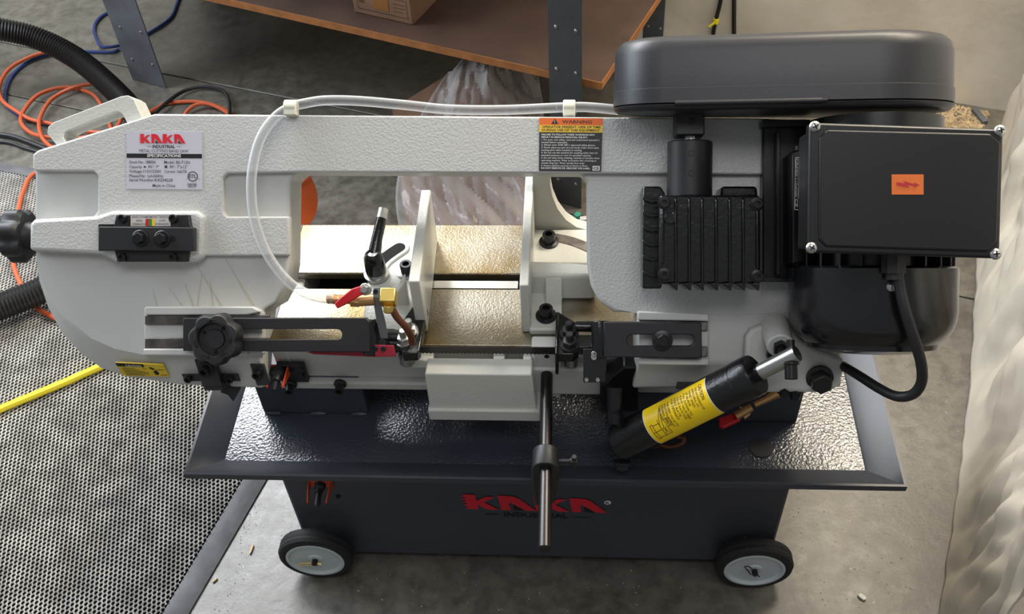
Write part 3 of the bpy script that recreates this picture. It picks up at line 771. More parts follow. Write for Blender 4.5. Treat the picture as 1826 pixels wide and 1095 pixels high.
def head_right():
    yb0 = .940
    top = Y(1012, 632, yb0).z
    xl, xr = Y(992, 632, yb0).x, Y(1030, 632, yb0).x
    t = MB(); t.prism([(xl, yb0), (xr - .006, yb0), (xr, yb0 + .008), (xr, yb0 + .06), (xl, yb0 + .085)], top - .018, top)
    t.box((xl - .002, yb0 - .002, top - .045), (xl + .003, yb0 + .08, top + .004))
    hd = obj('guide_head', t, gloss, gb, bevel=.002)
    t = MB()
    for x, y in ((1016, 612), (1015, 592)):
        c = Z(x, y + 4, top); t.lathe(c, (0, 0, 1), [(.014, 0), (.014, .003)], 16); t.lathe(c, (0, 0, 1), [(.0105, .003), (.0105, .012), (.008, .013)], 6); t.lathe(c, (0, 0, 1), [(.0058, .013), (.0058, .024), (.0045, .026)], 12)
    obj('guide_nut', t, satin, gb)
    t = MB(); c = Y(1018, 644, yb0 + .014); t.cyl((c.x, c.y, top - .018), (c.x, c.y, top - .036), .0115, 20); obj('guide_bearing', t, steel, gb)
    t = MB()
    t.cyl((xr - .004, yb0 + .05, top + .004), (W(1064, 590, .01).x, yb0 + .05, top + .004), .008, 16)
    t.box((xr - .006, yb0 + .012, top - .012), (W(1066, 600, .01).x, yb0 + .036, top + .002))
    t.tube([W(1068, 574, .012), W(1070, 600, .016), W(1068, 636, .012)], .012, 14)
    obj('guide_bracket', t, gloss, gb, bevel=.001)
    t = MB(BM); t.prism(Bs([(1040, 622), (1079, 622), (1080, 682), (1040, 682)], .02), .012, .02)
    bp_ = obj('brush_plate', t, black, gb, bevel=.001)
    t = MB(BM)
    for x, y, r_ in ((1046, 677, .003), (1066, 677, .003), (1059, 631, .004), (1059, 637, .004)): t.socket(B(x, y, .02), (0, 0, 1), r_, .004)
    obj('brush_screw', t, steel, gb)
head_right()
# red guard strip under the left arm
t = MB(BM); t.prism(Bs([(560, 627), (666, 627), (664, 634), (545, 629)], .016), .008, .014); t.prism(Bs([(545, 628), (672, 633), (672, 637), (560, 632)], .010), .006, .010)
t.prism(Bs([(666, 615), (701, 616), (706, 636), (668, 637)], .022), .016, .020)
gs = obj('blade_guard', t, redpaint, saw, bevel=.001)
t = MB(BM)
for x in (670, 684): t.socket(B(x, 622, .020), (0, 0, 1), .0038, .003)
obj('guard_screw', t, bolt_m, gs)
# ---- coolant line
hp = []
for x, y, n in ((1130, 199, -.02), (1060, 192, -.018), (1015, 191, -.016), (900, 196, -.014), (800, 195, -.012), (720, 187, -.008), (640, 180, -.004), (580, 179, .0), (540, 185, .004), (519, 191, .008), (494, 206, .014), (470, 236, .022), (455, 276, .028), (448, 330, .034), (454, 392, .038), (476, 452, .042), (512, 500, .046), (550, 525, .05), (596, 534, .052)):
    hp.append(W(x, y, n))
t = MB(); t.tube(catmull(hp, 7), .0072, 14); ho_ = obj('coolant_hose', t, clear_hose, saw)
for x in (519, 1015):
    n = .008 if x < 600 else -.016
    t = MB(BM)
    c0 = B(x - 11, 191, n); c1 = B(x + 11, 191, n)
    t.cyl((c0.x, c0.y, n), (c1.x, c1.y, n), .0105, 20)
    e0, e1 = B(x - 11, 192, n), B(x + 11, 208, n)
    t.box((c0.x, e1.y + .001, n - .010), (c1.x, c0.y, n + .0095))
    obj('hose_clip', t, nylon, saw, bevel=.0015)
t = MB(); a = W(583, 533, .052); b = W(632, 535, .052); ax = (b - a)
t.lathe(a, ax, [(.005, 0), (.0072, .002), (.006, .008), (.0072, .010), (.006, .016), (.0072, .018), (.006, .026), (.006, ax.length)], 14)
t.lathe(W(626, 536, .052), ax, [(.009, 0), (.009, .012)], 6)
t.cyl(W(638, 536, .052), W(668, 534, .052), .0085, 14)
bf = obj('brass_valve', t, bronze, saw)
t = MB(); lp = [W(599, 546, .064), W(612, 537, .066), W(632, 523, .070), W(648, 516, .068)]
d_ = (lp[-1] - lp[0]).normalized(); pz = BN
sd = d_.cross(pz).normalized()
t.loft([[p + sd * w_ + pz * .0022, p - sd * w_ + pz * .0022, p - sd * w_ - pz * .0022, p + sd * w_ - pz * .0022] for p, w_ in ((lp[0], .004), (lp[1], .006), (lp[2], .0072), (lp[3], .006))])
obj('valve_lever', t, red, bf, bevel=.0015)
t = MB(); t.hexb(W(652, 516, .062), BN, .006, .012); obj('lever_nut', t, steel, bf)
t = MB(); c = W(693, 531, .052)
cb = Matrix.Translation(c) @ Matrix.Rotation(R(20), 4, 'X')
t2 = MB(cb); t2.box((-.011, -.010, -.011), (.011, .011, .011)); t2.lathe((0, -.009, -.004), (0, -.7, -.6), [(.0085, 0), (.0085, .010), (.006, .012)], 6)
obj('brass_elbow', t2, brass, bf, bevel=.003)
t = MB(); t.tube(catmull([W(700, 552, .05), W(708, 566, .046), W(724, 584, .038), W(733, 600, .026), W(735, 612, .018)], 6), .0052, 12); obj('copper_tube', t, copper, bf)
t = MB(); bp0 = [W(665, 512, .058), W(678, 512, .058)]
zt1 = bp0[0].z
t.loft([[W(664, 531, .058), W(677, 531, .058), W(678, 512, .058), W(666, 512, .058)], [W(664, 534, .050), W(677, 534, .050), W(678, 512, .050), W(666, 512, .050)]])
t.loft([[W(665, 531, .058), W(677, 531, .058), W(677, 534, .050), W(665, 534, .050)], [W(672, 575, .020), W(688, 575, .020), W(688, 578, .012), W(672, 578, .012)], [W(678, 604, .008), W(692, 604, .008), W(692, 604, .0), W(678, 604, .0)]])
br_o = obj('valve_bracket', t, mat('bracket_grey', (120, 122, 126), .4), saw, bevel=.001)
t = MB(); t.socket(W(670, 520, .058), BN, .0035, .002); obj('bracket_screw', t, bolt_m, br_o)
# ---- gearbox
t = MB(BM)
gbx = Bs([(1176, 348), (1356, 348), (1356, 507), (1176, 507)], .085)
t.prism(gbx, -.005, .085); go = obj('gearbox', t, gloss, saw, bevel=.004)
t = MB(BM); t.prism(Bs([(1146, 332), (1178, 332), (1186, 345), (1180, 515), (1146, 515)], .05), -.005, .05); obj('gearbox_end', t, gloss, go, bevel=.003)
t = MB(BM); t.prism(Bs([(1287, 332), (1350, 332), (1352, 352), (1285, 352)], .06), .0, .06); obj('gearbox_lug', t, gloss, go, bevel=.004)
for x in (1205, 1229, 1252, 1277, 1301, 1325, 1350):
    y0_, y1_ = (372, 478) if x > 1340 else (352, 506)
    a = B(x, y0_, .085); b = B(x, y1_, .085); hw = .0026
    t = MB(BM)
    t.loft([[(a.x - hw, a.y, .083), (a.x + hw, a.y, .083), (b.x + hw, b.y, .083), (b.x - hw, b.y, .083)], [(a.x - hw * .6, a.y - .003, .091), (a.x + hw * .6, a.y - .003, .091), (b.x + hw * .6, b.y, .091), (b.x - hw * .6, b.y, .091)]])
    c = B(x, 506, .085); e = B(x, 519, .085)
    t.loft([[(c.x - .012, c.y + .001, .01), (c.x + .003, c.y + .001, .01), (c.x + .002, e.y, .01)], [(c.x - .012, c.y + .001, .086), (c.x + .003, c.y + .001, .09), (c.x + .002, e.y, .088)]])
    obj('cooling_rib', t, gloss, go, bevel=.0012)
a = B(1182, 372, .085); b = B(1182, 470, .085)
t = MB(BM); t.box((a.x - .002, b.y, .083), (a.x + .002, a.y, .089)); obj('cooling_rib', t, gloss, go, bevel=.0015)
for y in (358, 384, 410, 436, 462, 490):
    t = MB(BM); t.prism(Bs([(1146, y - 8), (1160, y - 3), (1177, y - 3), (1177, y + 3), (1160, y + 4), (1146, y - 2)], .056), .03, .058); obj('cooling_rib', t, gloss, go, bevel=.0012)
for x, y in ((1184, 362), (1350, 364), (1184, 490), (1350, 493)):
    t = MB(BM); t.lathe(B(x, y, .085), (0, 0, 1), [(.009, 0), (.009, .003), (.006, .004), (.006, .009), (.0035, .009), (.0035, .005), (0, .005)], 14); obj('socket_screw', t, bolt_m, go)
t = MB(BM); t.lathe(B(1195, 389, .085), (0, 0, 1), [(.0085, 0), (.0085, .004), (.007, .005), (.0005, .005)], 18); obj('gearbox_plug', t, gloss, go)
c0 = B(1230, 352, .05); c1 = B(1230, 252, .05)
rad = abs(B(1271, 300, .05).x - B(1190, 300, .05).x) / 2
t = MB(BM); t.cyl((c0.x, c0.y, .045), (c0.x, c1.y, .045), rad, 32); so_ = obj('coupling_sleeve', t, satin, go, bevel=.002)
t = MB(BM)
for y in (273, 309):
    p = B(1234, y, .045 + rad); t.lathe((p.x - .001, p.y, .045 + rad - .001), (0, 0, 1), [(.0045, 0), (.0045, .0015), (.003, .0015), (.003, .0005), (0, .0005)], 12)
obj('grub_screw', t, bolt_m, go)
c2 = B(1232, 230, .045)
t = MB(BM); t.cyl((c2.x, c1.y - .002, .045), (c2.x, c2.y, .045), .0085, 18); obj('drive_shaft', t, steel, go)
t = MB(BM); p0, p1 = B(1205, 241, .065), B(1257, 200, .065); t.prism([(p0.x, p0.y), (p1.x, p0.y), (p1.x, p1.y), (p0.x, p1.y)], .02, .065); obj('shaft_collar', t, satin, go, bevel=.002)
t = MB(BM); t.socket(B(1234, 216, .065), (0, 0, 1), .004, .003); obj('grub_screw', t, bolt_m, go)
# ---- motor
mc = B(1556, 400, .06)
vbot = B(1556, 634, .13).y; vrim = B(1556, 478, .13).y; vtop = B(1556, 216, .06).y
RM = abs(B(1702, 560, .06).x - B(1409, 560, .06).x) / 2
t = MB(BM)
prof = [(0, vbot), (RM * .55, vbot), (RM * .78, vbot + .006)] + [(RM - .045 + .045 * math.sin(a), vbot + .055 - .049 * math.cos(a)) for a in [math.pi / 2 * k / 6 for k in range(2, 7)]] + [(RM, vrim), (RM - .006, vrim + .003), (RM - .008, vrim)]
t.lathe((mc.x, 0, mc.z), (0, 1, 0), prof, 48); fan = obj('fan_cover', t, fanm, saw)
t = MB(BM); t.lathe((mc.x, 0, mc.z), (0, 1, 0), [(RM * .80, vrim - .01), (RM * .80, vtop)], 36); mot = obj('motor_body', t, black, saw)
for k in range(26):
    a = math.pi * (-.55 + k / 25 * 2.1)
    dx, dz = math.cos(a), math.sin(a)
    T2 = BM @ Matrix.Translation((mc.x, 0, mc.z)) @ Matrix.Rotation(-a, 4, 'Y')
    t = MB(T2); t.box((RM * .78, vrim - .004, -.0016), (RM * .95, vtop - .03, .0016)); obj('motor_fin', t, black, mot, bevel=.0008)
pf = B(1590, 511, .06 + RM * .98)
t = MB(BM); t.lathe((pf.x, pf.y, .06 + RM * .97), (0, 0, 1), [(.0085, 0), (.0085, .001), (.006, .003), (.003, .0045), (0, .005)], 16); obj('cover_screw', t, steel, fan)
# mounting plate
t = MB(BM); t.prism(Bs([(1360, 213), (1446, 213), (1446, 503), (1360, 503)], .012), -.012, .012); mp = obj('motor_plate', t, black, saw, bevel=.002)
t = MB(BM); t.prism(Bs([(1384, 235), (1392, 235), (1392, 490), (1384, 490)], .03), .0, .03); t.prism(Bs([(1360, 213), (1440, 213), (1440, 226), (1360, 226)], .03), .0, .03); t.prism(Bs([(1360, 494), (1420, 497), (1420, 503), (1360, 503)], .03), .0, .03); obj('plate_flange', t, black, mp, bevel=.001)
t = MB(BM); t.prism(Bs([(1412, 270), (1440, 262), (1440, 470), (1412, 470)], .075), .0, .075); obj('motor_foot', t, black, mp, bevel=.003)
qm = BQ((1418, 281), (1440, 279), (1437, 377), (1416, 374), .0765)
t = MB(); qm.plate(t); mn = obj('motor_nameplate', t, lab_k, mp)
t = MB()
for x in (.0, .30, .66): qm.rect(t, x, .0 if x else .02, x + .05, .78 if x else .98)
for y in (.0, .20, .40, .56, .76): qm.rect(t, .3 if y else 0, y, 1, y + .012)
qm.rect(t, 0, .985, 1, 1)
qv = Quad(qm.at(1, .02), qm.at(1, .98), qm.at(0, .98), qm.at(0, .02))
for s_, x, y, wd_ in (('Ins. B', .01, .60, .17), ('IP 54', .21, .60, .14), ('Date 2025', .40, .60, .36), ('C:25uF/450V C:125uF/250V', .01, .96, .76), ('W. no. protection', .0, .24, .6)): qv.text(t, s_, x, y, .2, wid=wd_, bold=.01)
for s_, y in (('LTD', .60), ('CE', .93)): qv.text(t, s_, .80, y, .22, wid=.16, bold=.02)
obj('nameplate_print', t, ink_w, mp)
# terminal box
n1 = .235
bxp = [(1443, 218), (1790, 230), (1783, 461), (1440, 450)]
def rnd(pts, r, k=4):
    o = []
    n = len(pts)
    for i in range(n):
        p = Vector(pts[i]).to_3d(); a = (Vector(pts[i - 1]).to_3d() - p).normalized(); b = (Vector(pts[(i + 1) % n]).to_3d() - p).normalized()
        for j in range(k + 1):
            u = j / k; o.append(tuple(((p + a * r) * (1 - u) ** 2 + p * 2 * u * (1 - u) + (p + b * r) * u * u)[:2]))
    return o
t = MB(BM); t.prism(Bs(rnd(bxp, 9), n1), .215, n1); tbx = obj('terminal_box', t, boxm, saw, bevel=.003)
t = MB(BM); q_ = Bs([(1452, 228), (1782, 239), (1775, 452), (1449, 442)], n1); t.prism(q_, .150, .216); obj('box_body', t, black, tbx, bevel=.003)
t = MB(BM); t.prism(Bs([(1475, 231), (1766, 238), (1785, 254), (1779, 432), (1760, 449), (1473, 440), (1460, 427), (1461, 246)], n1 + .003), n1 - .002, n1 + .0035); obj('box_lid_panel', t, boxm, tbx, bevel=.0025, seg=3)
for x, y in ((1453, 226), (1783, 233), (1447, 442), (1775, 453)):
    t = MB(BM); p = B(x, y, n1); t.lathe(p, (0, 0, 1), [(.0068, 0), (.0068, .001), (.0055, .003), (.003, .0042), (0, .0045)], 18); s1 = obj('lid_screw', t, steel, tbx)
    t = MB(BM); a_ = random.random() * 1.5
    for aa in (a_, a_ + math.pi / 2):
        d = Vector((math.cos(aa), math.sin(aa), 0)) * .0035; e = Vector((-d.y, d.x, 0)) * .2
        t.loft([[p + d + e + Vector((0, 0, z)), p + d - e + Vector((0, 0, z)), p - d - e + Vector((0, 0, z)), p - d + e + Vector((0, 0, z))] for z in (.002, .0047)])
    obj('screw_slot', t, dark, tbx)
qo = BQ((1590, 311), (1647, 311), (1647, 347), (1590, 347), n1 + .0042)
t = MB(); qo.plate(t); obj('hazard_sticker', t, mat('sticker_orange', (232, 116, 48), .45), tbx)
t = MB(); qo.poly(t, [(.15, .38), (.42, .46), (.36, .33), (.70, .48), (.70, .40), (.87, .53), (.70, .66), (.70, .58), (.48, .52), (.55, .66), (.15, .54)], 2); obj('lightning_arrow', t, mat('sticker_red', (192, 40, 52), .5), tbx)
# gland and cable
t = MB(BM); p = B(1596, 470, .19); t.cyl((p.x, p.y + .02, .185), (p.x, p.y - .012, .185), .015, 8); t.cyl((p.x, p.y - .01, .185), (p.x, p.y - .02, .185), .010, 14); obj('cable_gland', t, plastic, tbx)
cp = [W(x, y, n) for x, y, n in ((1601, 470, .185), (1604, 510, .186), (1616, 560, .188), (1632, 610, .182), (1643, 650, .170), (1643, 682, .155), (1628, 703, .14), (1600, 707, .12), (1570, 694, .09), (1535, 672, .05), (1505, 654, .01), (1485, 645, -.02))]
t = MB(); t.tube(catmull(cp, 8), .0068, 12); obj('motor_cable', t, cord_k, saw)
# ---- belt cover
vt = B(1600, 50, .14).y + .0112; vm = B(1500, 151, .128).y + .0102; vs_ = B(1500, 181, .128).y + .0102; vb = B(1230, 209, 0).y + .0006
def plan(grow=0):
    uL = B(1096, 130, .045).x; uR = B(1693, 130, .045).x
    rL, rR = .070, .108
    cl, cr = uL + rL, uR - rR
    o = []
    th = math.asin((rR - rL) / (cr - cl))
    for k in range(15):
        a = math.pi / 2 + th + (math.pi - 2 * th) * k / 14
        o.append((cl + (rL + grow) * math.cos(a), .045 + (rL + grow) * math.sin(a)))
    for k in range(19):
        a = -math.pi / 2 - th + (math.pi + 2 * th) * k / 18
        o.append((cr + (rR + grow) * math.cos(a), .045 + (rR + grow) * math.sin(a)))
    return o
def cov(seq):
    t = MB(BM)
    t.loft([[(u, v - .08 * n, n) for u, n in plan(g)] for g, v in seq]); return t
cvo = obj('belt_cover', cov([(-.002, vm - .001), (0, vm), (0, vt - .022), (-.003, vt - .010), (-.010, vt - .003), (-.022, vt)]), cover_m, saw, ang=50)
obj('cover_band', cov([(.0, vs_ + .0008), (.0016, vs_ + .0015), (.0016, vm - .001), (.0, vm)]), cover_m, cvo, ang=50)
obj('cover_base', cov([(-.014, vb), (-.005, vb + .0012), (0, vb + .005), (.0016, vs_ - .001), (.0, vs_)]), cover_m, cvo, ang=50)
pl_ = plan(.003)
# hinge rod lies along the front flank
fL = B(1205, 180, .13); fR = B(1468, 178, .15)
def flank(u):
    uL = B(1096, 130, .045).x; uR = B(1693, 130, .045).x; rL, rR = .070, .108; cl, cr = uL + rL, uR - rR
    th = math.asin((rR - rL) / (cr - cl)); return .045 + (rL + (u - cl) * math.sin(th)) / math.cos(th)
t = MB(BM); ua, ub = fL.x, fR.x
va_, vb2 = vs_ - .08 * flank(ua), vs_ - .08 * flank(ub)
t.cyl((ua, va_, flank(ua) + .003), (ub, vb2, flank(ub) + .003), .0036, 12); t.cyl((ub, vb2, flank(ub) + .003), (ub + .006, vb2, flank(ub) + .004), .0022, 10)
obj('hinge', t, satin, cvo)
# ---- pivot housing at right
t = MB(BM)
ph = [(1328, 642), (1331, 600), (1340, 586), (1360, 578), (1378, 572), (1396, 573), (1412, 582), (1432, 606), (1450, 620), (1506, 640), (1508, 654), (1496, 690), (1476, 700), (1332, 700)]
t.prism(Bs(ph, .012), -.06, .012); pvo = obj('pivot_housing', t, grey_white, saw, bevel=.006, seg=3)
t = MB(); a = W(1384, 588, .012); b = W(1392, 618, .05); t.lathe(a, b - a, [(.021, -.012), (.0185, (b - a).length)], 22); obj('pivot_boss', t, grey_white, pvo, bevel=.002)
t = MB(); d_ = (b - a).normalized(); t.lathe(b, d_, [(.011, 0), (.011, .009)], 6); t.cyl(b, b + d_ * .03, .006, 12); t.cyl(W(1378, 632, .012), W(1378, 632, .012) + BN * .012, .010, 12); obj('boss_nut', t, bolt_m, pvo)
t = MB(BM); t.lathe(B(1461, 672, .012), (-.0, -.45, 1), [(.019, 0), (.019, .005), (.015, .007)], 24); t.lathe(B(1461, 672, .012), (0, -.45, 1), [(.0155, .006), (.0155, .022), (.013, .024)], 6); obj('pivot_bolt', t, bolt_m, pvo)
for x, y in ((1396, 692), (1416, 698)):
    t = MB(BM); t.hexb(B(x, y, .0), (0, -.6, 1), .007, .016); obj('stop_bolt', t, bolt_m, pvo)
# bracket on the underside
t = MB(BM); t.prism(Bs([(1208, 682), (1262, 682), (1262, 694), (1206, 694)], -.02), -.03, -.02); obj('underside_tab', t, satin, arm, bevel=.001)
# ---- hydraulic feed cylinder
e0 = Y(1105, 790, .885); e1 = Y(1348, 667, .885)
hx = (e1 - e0).normalized(); Lc = (e1 - e0).length; rcy = .029
t = MB(); t.lathe(e0, hx, [(rcy * .8, -.002), (rcy * .96, .002), (rcy, .006), (rcy, Lc - .028), (rcy * .985, Lc - .0275), (rcy * .985, Lc - .026), (rcy * 1.02, Lc - .0255), (rcy * 1.02, Lc - .003), (rcy * .97, Lc), (.012, Lc), (.012, Lc + .008), (.004, Lc + .008)], 40)
hy = obj('feed_cylinder', t, mat('cylinder_black', (20, 20, 21), .3, bump=.3, bscale=160), saw)
e2 = Y(1404, 645, .885)
t = MB(); t.cyl(e1 + hx * .004, e1 + hx * .066, .0115, 20); obj('piston_rod', t, steel, hy)
pp = e1 + hx * .056
t = MB(); dv = Vector((0, -.75, -.55)).normalized(); t.lathe(pp + dv * .008, dv, [(.011, 0), (.011, .003), (.0085, .004), (.0085, .022), (.0075, .023), (.0048, .023), (.0048, .015), (0, .015)], 18)
t.cyl(pp - dv * .022, pp, .0055, 12); obj('rod_bolt', t, bolt_m, hy)
t = MB(); pb_ = e0 + hx * .006 + Vector((0, -.018, -.026)); t.hexb(pb_, Vector((0, -.6, -.75)), .0095, .014); obj('cylinder_bolt', t, bolt_m, hy)
# wrapped label
toC = (CAMP - (e0 + e1) / 2); toC = (toC - hx * toC.dot(hx)).normalized(); sd = hx.cross(toC)
def wrap(s_, a, lift=.0004): return e0 + hx * s_ + (toC * math.cos(a) + sd * math.sin(a)) * (rcy + lift)
s0, s1 = Lc * .285, Lc * .735
a0, a1 = -1.25, 1.15
if (wrap(s0, a1).z < wrap(s0, a0).z): a0, a1 = 1.25, -1.15
t = MB(); NN = 24
rows = [[wrap(s_, a0 + (a1 - a0) * k / NN) for k in range(NN + 1)] for s_ in (s0, s1)]
t.loft(rows, cap=False, closed=False); obj('cylinder_label', t, cyl_y, hy)
t = MB(); 
for s_a, s_b in ((s0 - .001, s0), (s1, s1 + .0012)):
    t.loft([[wrap(s_, a0 + (a1 - a0) * k / NN, .0003) for k in range(NN + 1)] for s_ in (s_a, s_b)], cap=False, closed=False)
obj('label_border', t, ink_w, hy)
def ctext(mb, s_, line, h, wid, start=.08):      # letters run down the flank, lines stack from right to left
    vs, fs = text_mesh(s_, .012)
    if not vs: return
    x0 = min(v[0] for v in vs); x1 = max(v[0] for v in vs)
    V = []
    for x, y in vs:
        tt = start + (x - x0) / (x1 - x0) * wid
        V.append(mb.v(wrap(line + y / .7 * h, a1 + (a0 - a1) * tt, .0008)))
    for f_ in fs: mb.f([V[i] for i in f_])
t = MB(); rng = s1 - s0
ctext(t, 'CAUTION', s0 + rng * .90, .006, .34, .12)
TX = [('THE WORKPIECE OF', .50), ('SWITCHING ON', .40), ('HAND SPEED', .38), ('UP BLADE', .32), ('FULL DOWN TO', .50), ('ADJUST VALVE FEED', .56), ('VALVE RATE FOR', .52), ('FEED RATE', .42), ('FOR DIFFERENT', .46)]
for i, (s_, wd_) in enumerate(TX): ctext(t, s_, s0 + rng * (.845 - i * .048), .0036, wd_, .14)
TY = [('THE FEED VALVE TO', .58), ('ADJUSTING RATE TO', .55), ('OPENING FOR', .42), ('THE FEED', .34)]
for i, (s_, wd_) in enumerate(TY): ctext(t, s_, s0 + rng * (.395 - i * .046), .0034, wd_, .14)
def cline(mb, sa, ta, sb, tb_, w_=.0005):
    for k in range(6):
        u, v = k / 6, (k + 1) / 6
        def q(w): return wrap(s0 + rng * (sa + (sb - sa) * w), a1 + (a0 - a1) * (ta + (tb_ - ta) * w), .0007)
        A_, B_ = q(u), q(v)
        out_ = (A_ - e0 - hx * (A_ - e0).dot(hx)).normalized()
        nn = (B_ - A_).cross(out_).normalized() * w_
        mb.flat([A_ + nn, B_ + nn, B_ - nn, A_ - nn])
for L_ in ((.06, .45, .06, .8), (.06, .45, .10, .45), (.10, .45, .10, .8), (.06, .8, .10, .8), (.06, .62, .20, .62), (.10, .48, .20, .48), (.10, .78, .30, .78), (.20, .40, .20, .80), (.20, .55, .28, .2), (.24, .62, .30, .2), (.22, .6, .27, .74), (.27, .6, .22, .74), (.30, .4, .30, .78), (.30, .45, .38, .45), (.38, .45, .38, .62), (.30, .62, .38, .62), (.33, .45, .33, .62), (.355, .45, .355, .62)):
    cline(t, L_[0] * .95, L_[1], L_[2] * .95, L_[3])
obj('label_print', t, ink_b, hy)
# cylinder mount on the base
t = MB()
p0 = Y(1070, 650, .955); p1 = Y(1138, 735, .955)
yy = .945
t.loft([[Y(x, y, yy) for x, y in ((1070, 690), (1112, 655), (1138, 655), (1138, 735), (1070, 735))], [Y(x, y, yy) + Vector((0, .03, 0)) for x, y in ((1070, 690), (1112, 655), (1138, 655), (1138, 735), (1070, 735))]])
mo = obj('cylinder_mount', t, black, saw, bevel=.003)
c = Y(1097, 722, .90); c2 = Vector((c.x, .90, e0.z)); t = MB(); t.cyl((c.x, .925, c.z + .01), (c.x, .89, c.z - .03), .011, 16); t.cyl((c.x, .9, c.z - .01), e0 + hx * .012, .008, 14); obj('mount_pin', t, bolt_m, mo)
# drain cock, red lever, copper ring
t = MB(); c = Z(1384, 696, .50); t.tube([Z(1378, 690, .505), Z(1384, 700, .50), Z(1366, 712, .495), Z(1345, 722, .49)], .008, 10, radii=[.014, .012, .006, .005]); t.cyl(Z(1340, 726, .485), Z(1312, 742, .475), .007, 12); t.tube(catmull([Z(1318, 728, .48), Z(1335, 735, .475), Z(1326, 745, .47)], 4), .004, 8); dc = obj('drain_cock', t, bronze, saw)
t = MB(); ps = [Z(x, y, .47) for x, y in ((1281, 747), (1310, 738), (1322, 742), (1320, 750), (1290, 764), (1282, 760))]; t.prism(ps, .466, .474); obj('cock_lever', t, red, dc, bevel=.002)
t = MB(); t.tube(catmull([Z(1176, 793, .44), Z(1195, 797, .44), Z(1216, 791, .445), Z(1219, 782, .45), Z(1208, 778, .45)], 6), .004, 10); obj('return_pipe', t, copper, saw)
t = MB(); t.cyl(Z(1150, 800, zf + .012), Z(1176, 794, .44), .004, 8); obj('pipe_end', t, copper, saw)
# ---- work stop
zr_ = Y(975, 668, .962).z
ye = Z(971, 980, zr_).y; xs_ = Y(975, 668, .962).x; xe_ = Z(971, 980, zr_).x
t = MB(); t.lathe((xs_, .965, zr_), Vector((xe_ - xs_, ye - .965, 0)), [(.009, 0), (.009, .965 - ye - .0015), (.0075, .965 - ye)], 24); rod = obj('stop_rod', t, rodm, saw)
cc = Z(972, 822, zr_); cc.x = xs_ + (xe_ - xs_) * (cc.y - .965) / (ye - .965)
t = MB(); t.lathe((cc.x, cc.y + .016, cc.z), (0, -1, 0), [(.010, 0), (.019, 0), (.019, .030), (.018, .032), (.010, .032)], 28); col = obj('stop_collar', t, satin, rod, bevel=.001)
t = MB()
pr = [(-.020, 0), (.020, 0), (.019, -.03), (.011, -.088), (.0, -.100), (-.017, -.096), (-.020, -.05)]
t.loft([[(cc.x + x, cc.y - .014, cc.z + z) for x, z in pr], [(cc.x + x, cc.y - .004, cc.z + z) for x, z in pr]]); obj('stop_arm', t, black, rod, bevel=.003)
t = MB(); t.cyl((cc.x + .017, cc.y, cc.z), (cc.x + .040, cc.y, cc.z), .0035, 12); t.cyl((cc.x + .040, cc.y, cc.z + .012), (cc.x + .040, cc.y, cc.z - .014), .0035, 12); t.lathe((cc.x + .034, cc.y, cc.z), (1, 0, 0), [(.005, 0), (.006, .004), (.005, .010)], 12); obj('thumb_screw', t, satin, rod)
t = MB(); p = Y(960, 712, .962); t.cyl((p.x, .966, p.z), (p.x, .945, p.z), .011, 16); obj('base_plug', t, black, baseo)
# ---- brackets at lower left
t = MB(BM)
br = [(346, 641), (382, 641), (396, 690), (361, 690)]
t.prism(Bs(br, -.006), -.018, -.006)
t.prism(Bs([(361, 684), (396, 684), (398, 696), (364, 697)], -.010), -.05, -.010)
lb = obj('stop_bracket', t, satin, saw, bevel=.0015)
t = MB(BM); t.prism(Bs([(323, 667), (423, 667), (428, 680), (330, 680)], -.020), -.026, -.020); obj('bracket_flange', t, satin, lb, bevel=.001)
t = MB(); t.loft([[W(x, y, -.05) for x, y in ((394, 684), (426, 682), (428, 696), (416, 716), (406, 704), (394, 700))], [W(x, y, -.05) + Vector((0, .006, .0)) for x, y in ((394, 684), (426, 682), (428, 696), (416, 716), (406, 704), (394, 700))]]); obj('bracket_foot', t, black, lb)
t = MB(BM); t.lathe(B(368, 656, -.006), (0, -.5, 1), [(.011, 0), (.011, .003), (.0075, .004), (.0075, .014), (.0045, .014), (.0045, .009), (0, .009)], 16)
for x, y in ((337, 673), (411, 674)): t.socket(B(x, y, -.020), (0, -.5, 1), .006, .008)
obj('bracket_bolt', t, bolt_m, lb)
t = MB(BM); t.prism(Bs([(445, 649), (470, 649), (480, 687), (458, 688)], -.004), -.010, -.004); lp_ = obj('limit_plate', t, satin, saw, bevel=.001)
t = MB(BM); t.lathe(B(461, 662, -.004), (0, -.5, 1), [(.009, 0), (.009, .003), (.0065, .004), (.0065, .014), (.004, .014), (.004, .009), (0, .009)], 14); obj('plate_bolt', t, bolt_m, lp_)
p0 = Y(475, 653, .972); p1 = Y(514, 653, .972)
t = MB(); zq0, zq1 = p0.z - .020, p0.z
guard(p0.x, p1.x, .975, zq1, .036, .020, t)
og = obj('switch_guard', t, orange, saw, bevel=.001)
xm = (p0.x + p1.x) / 2; zm = (zq0 + zq1) / 2
t = MB(); t.lathe((xm, .972, zm), (0, -1, 0), [(.012, 0), (.012, .010), (.008, .014), (.007, .022)], 12); t.cyl((xm, .955, zm), (xm - .002, .938, zm - .006), .005, 12); obj('toggle', t, plastic, og)

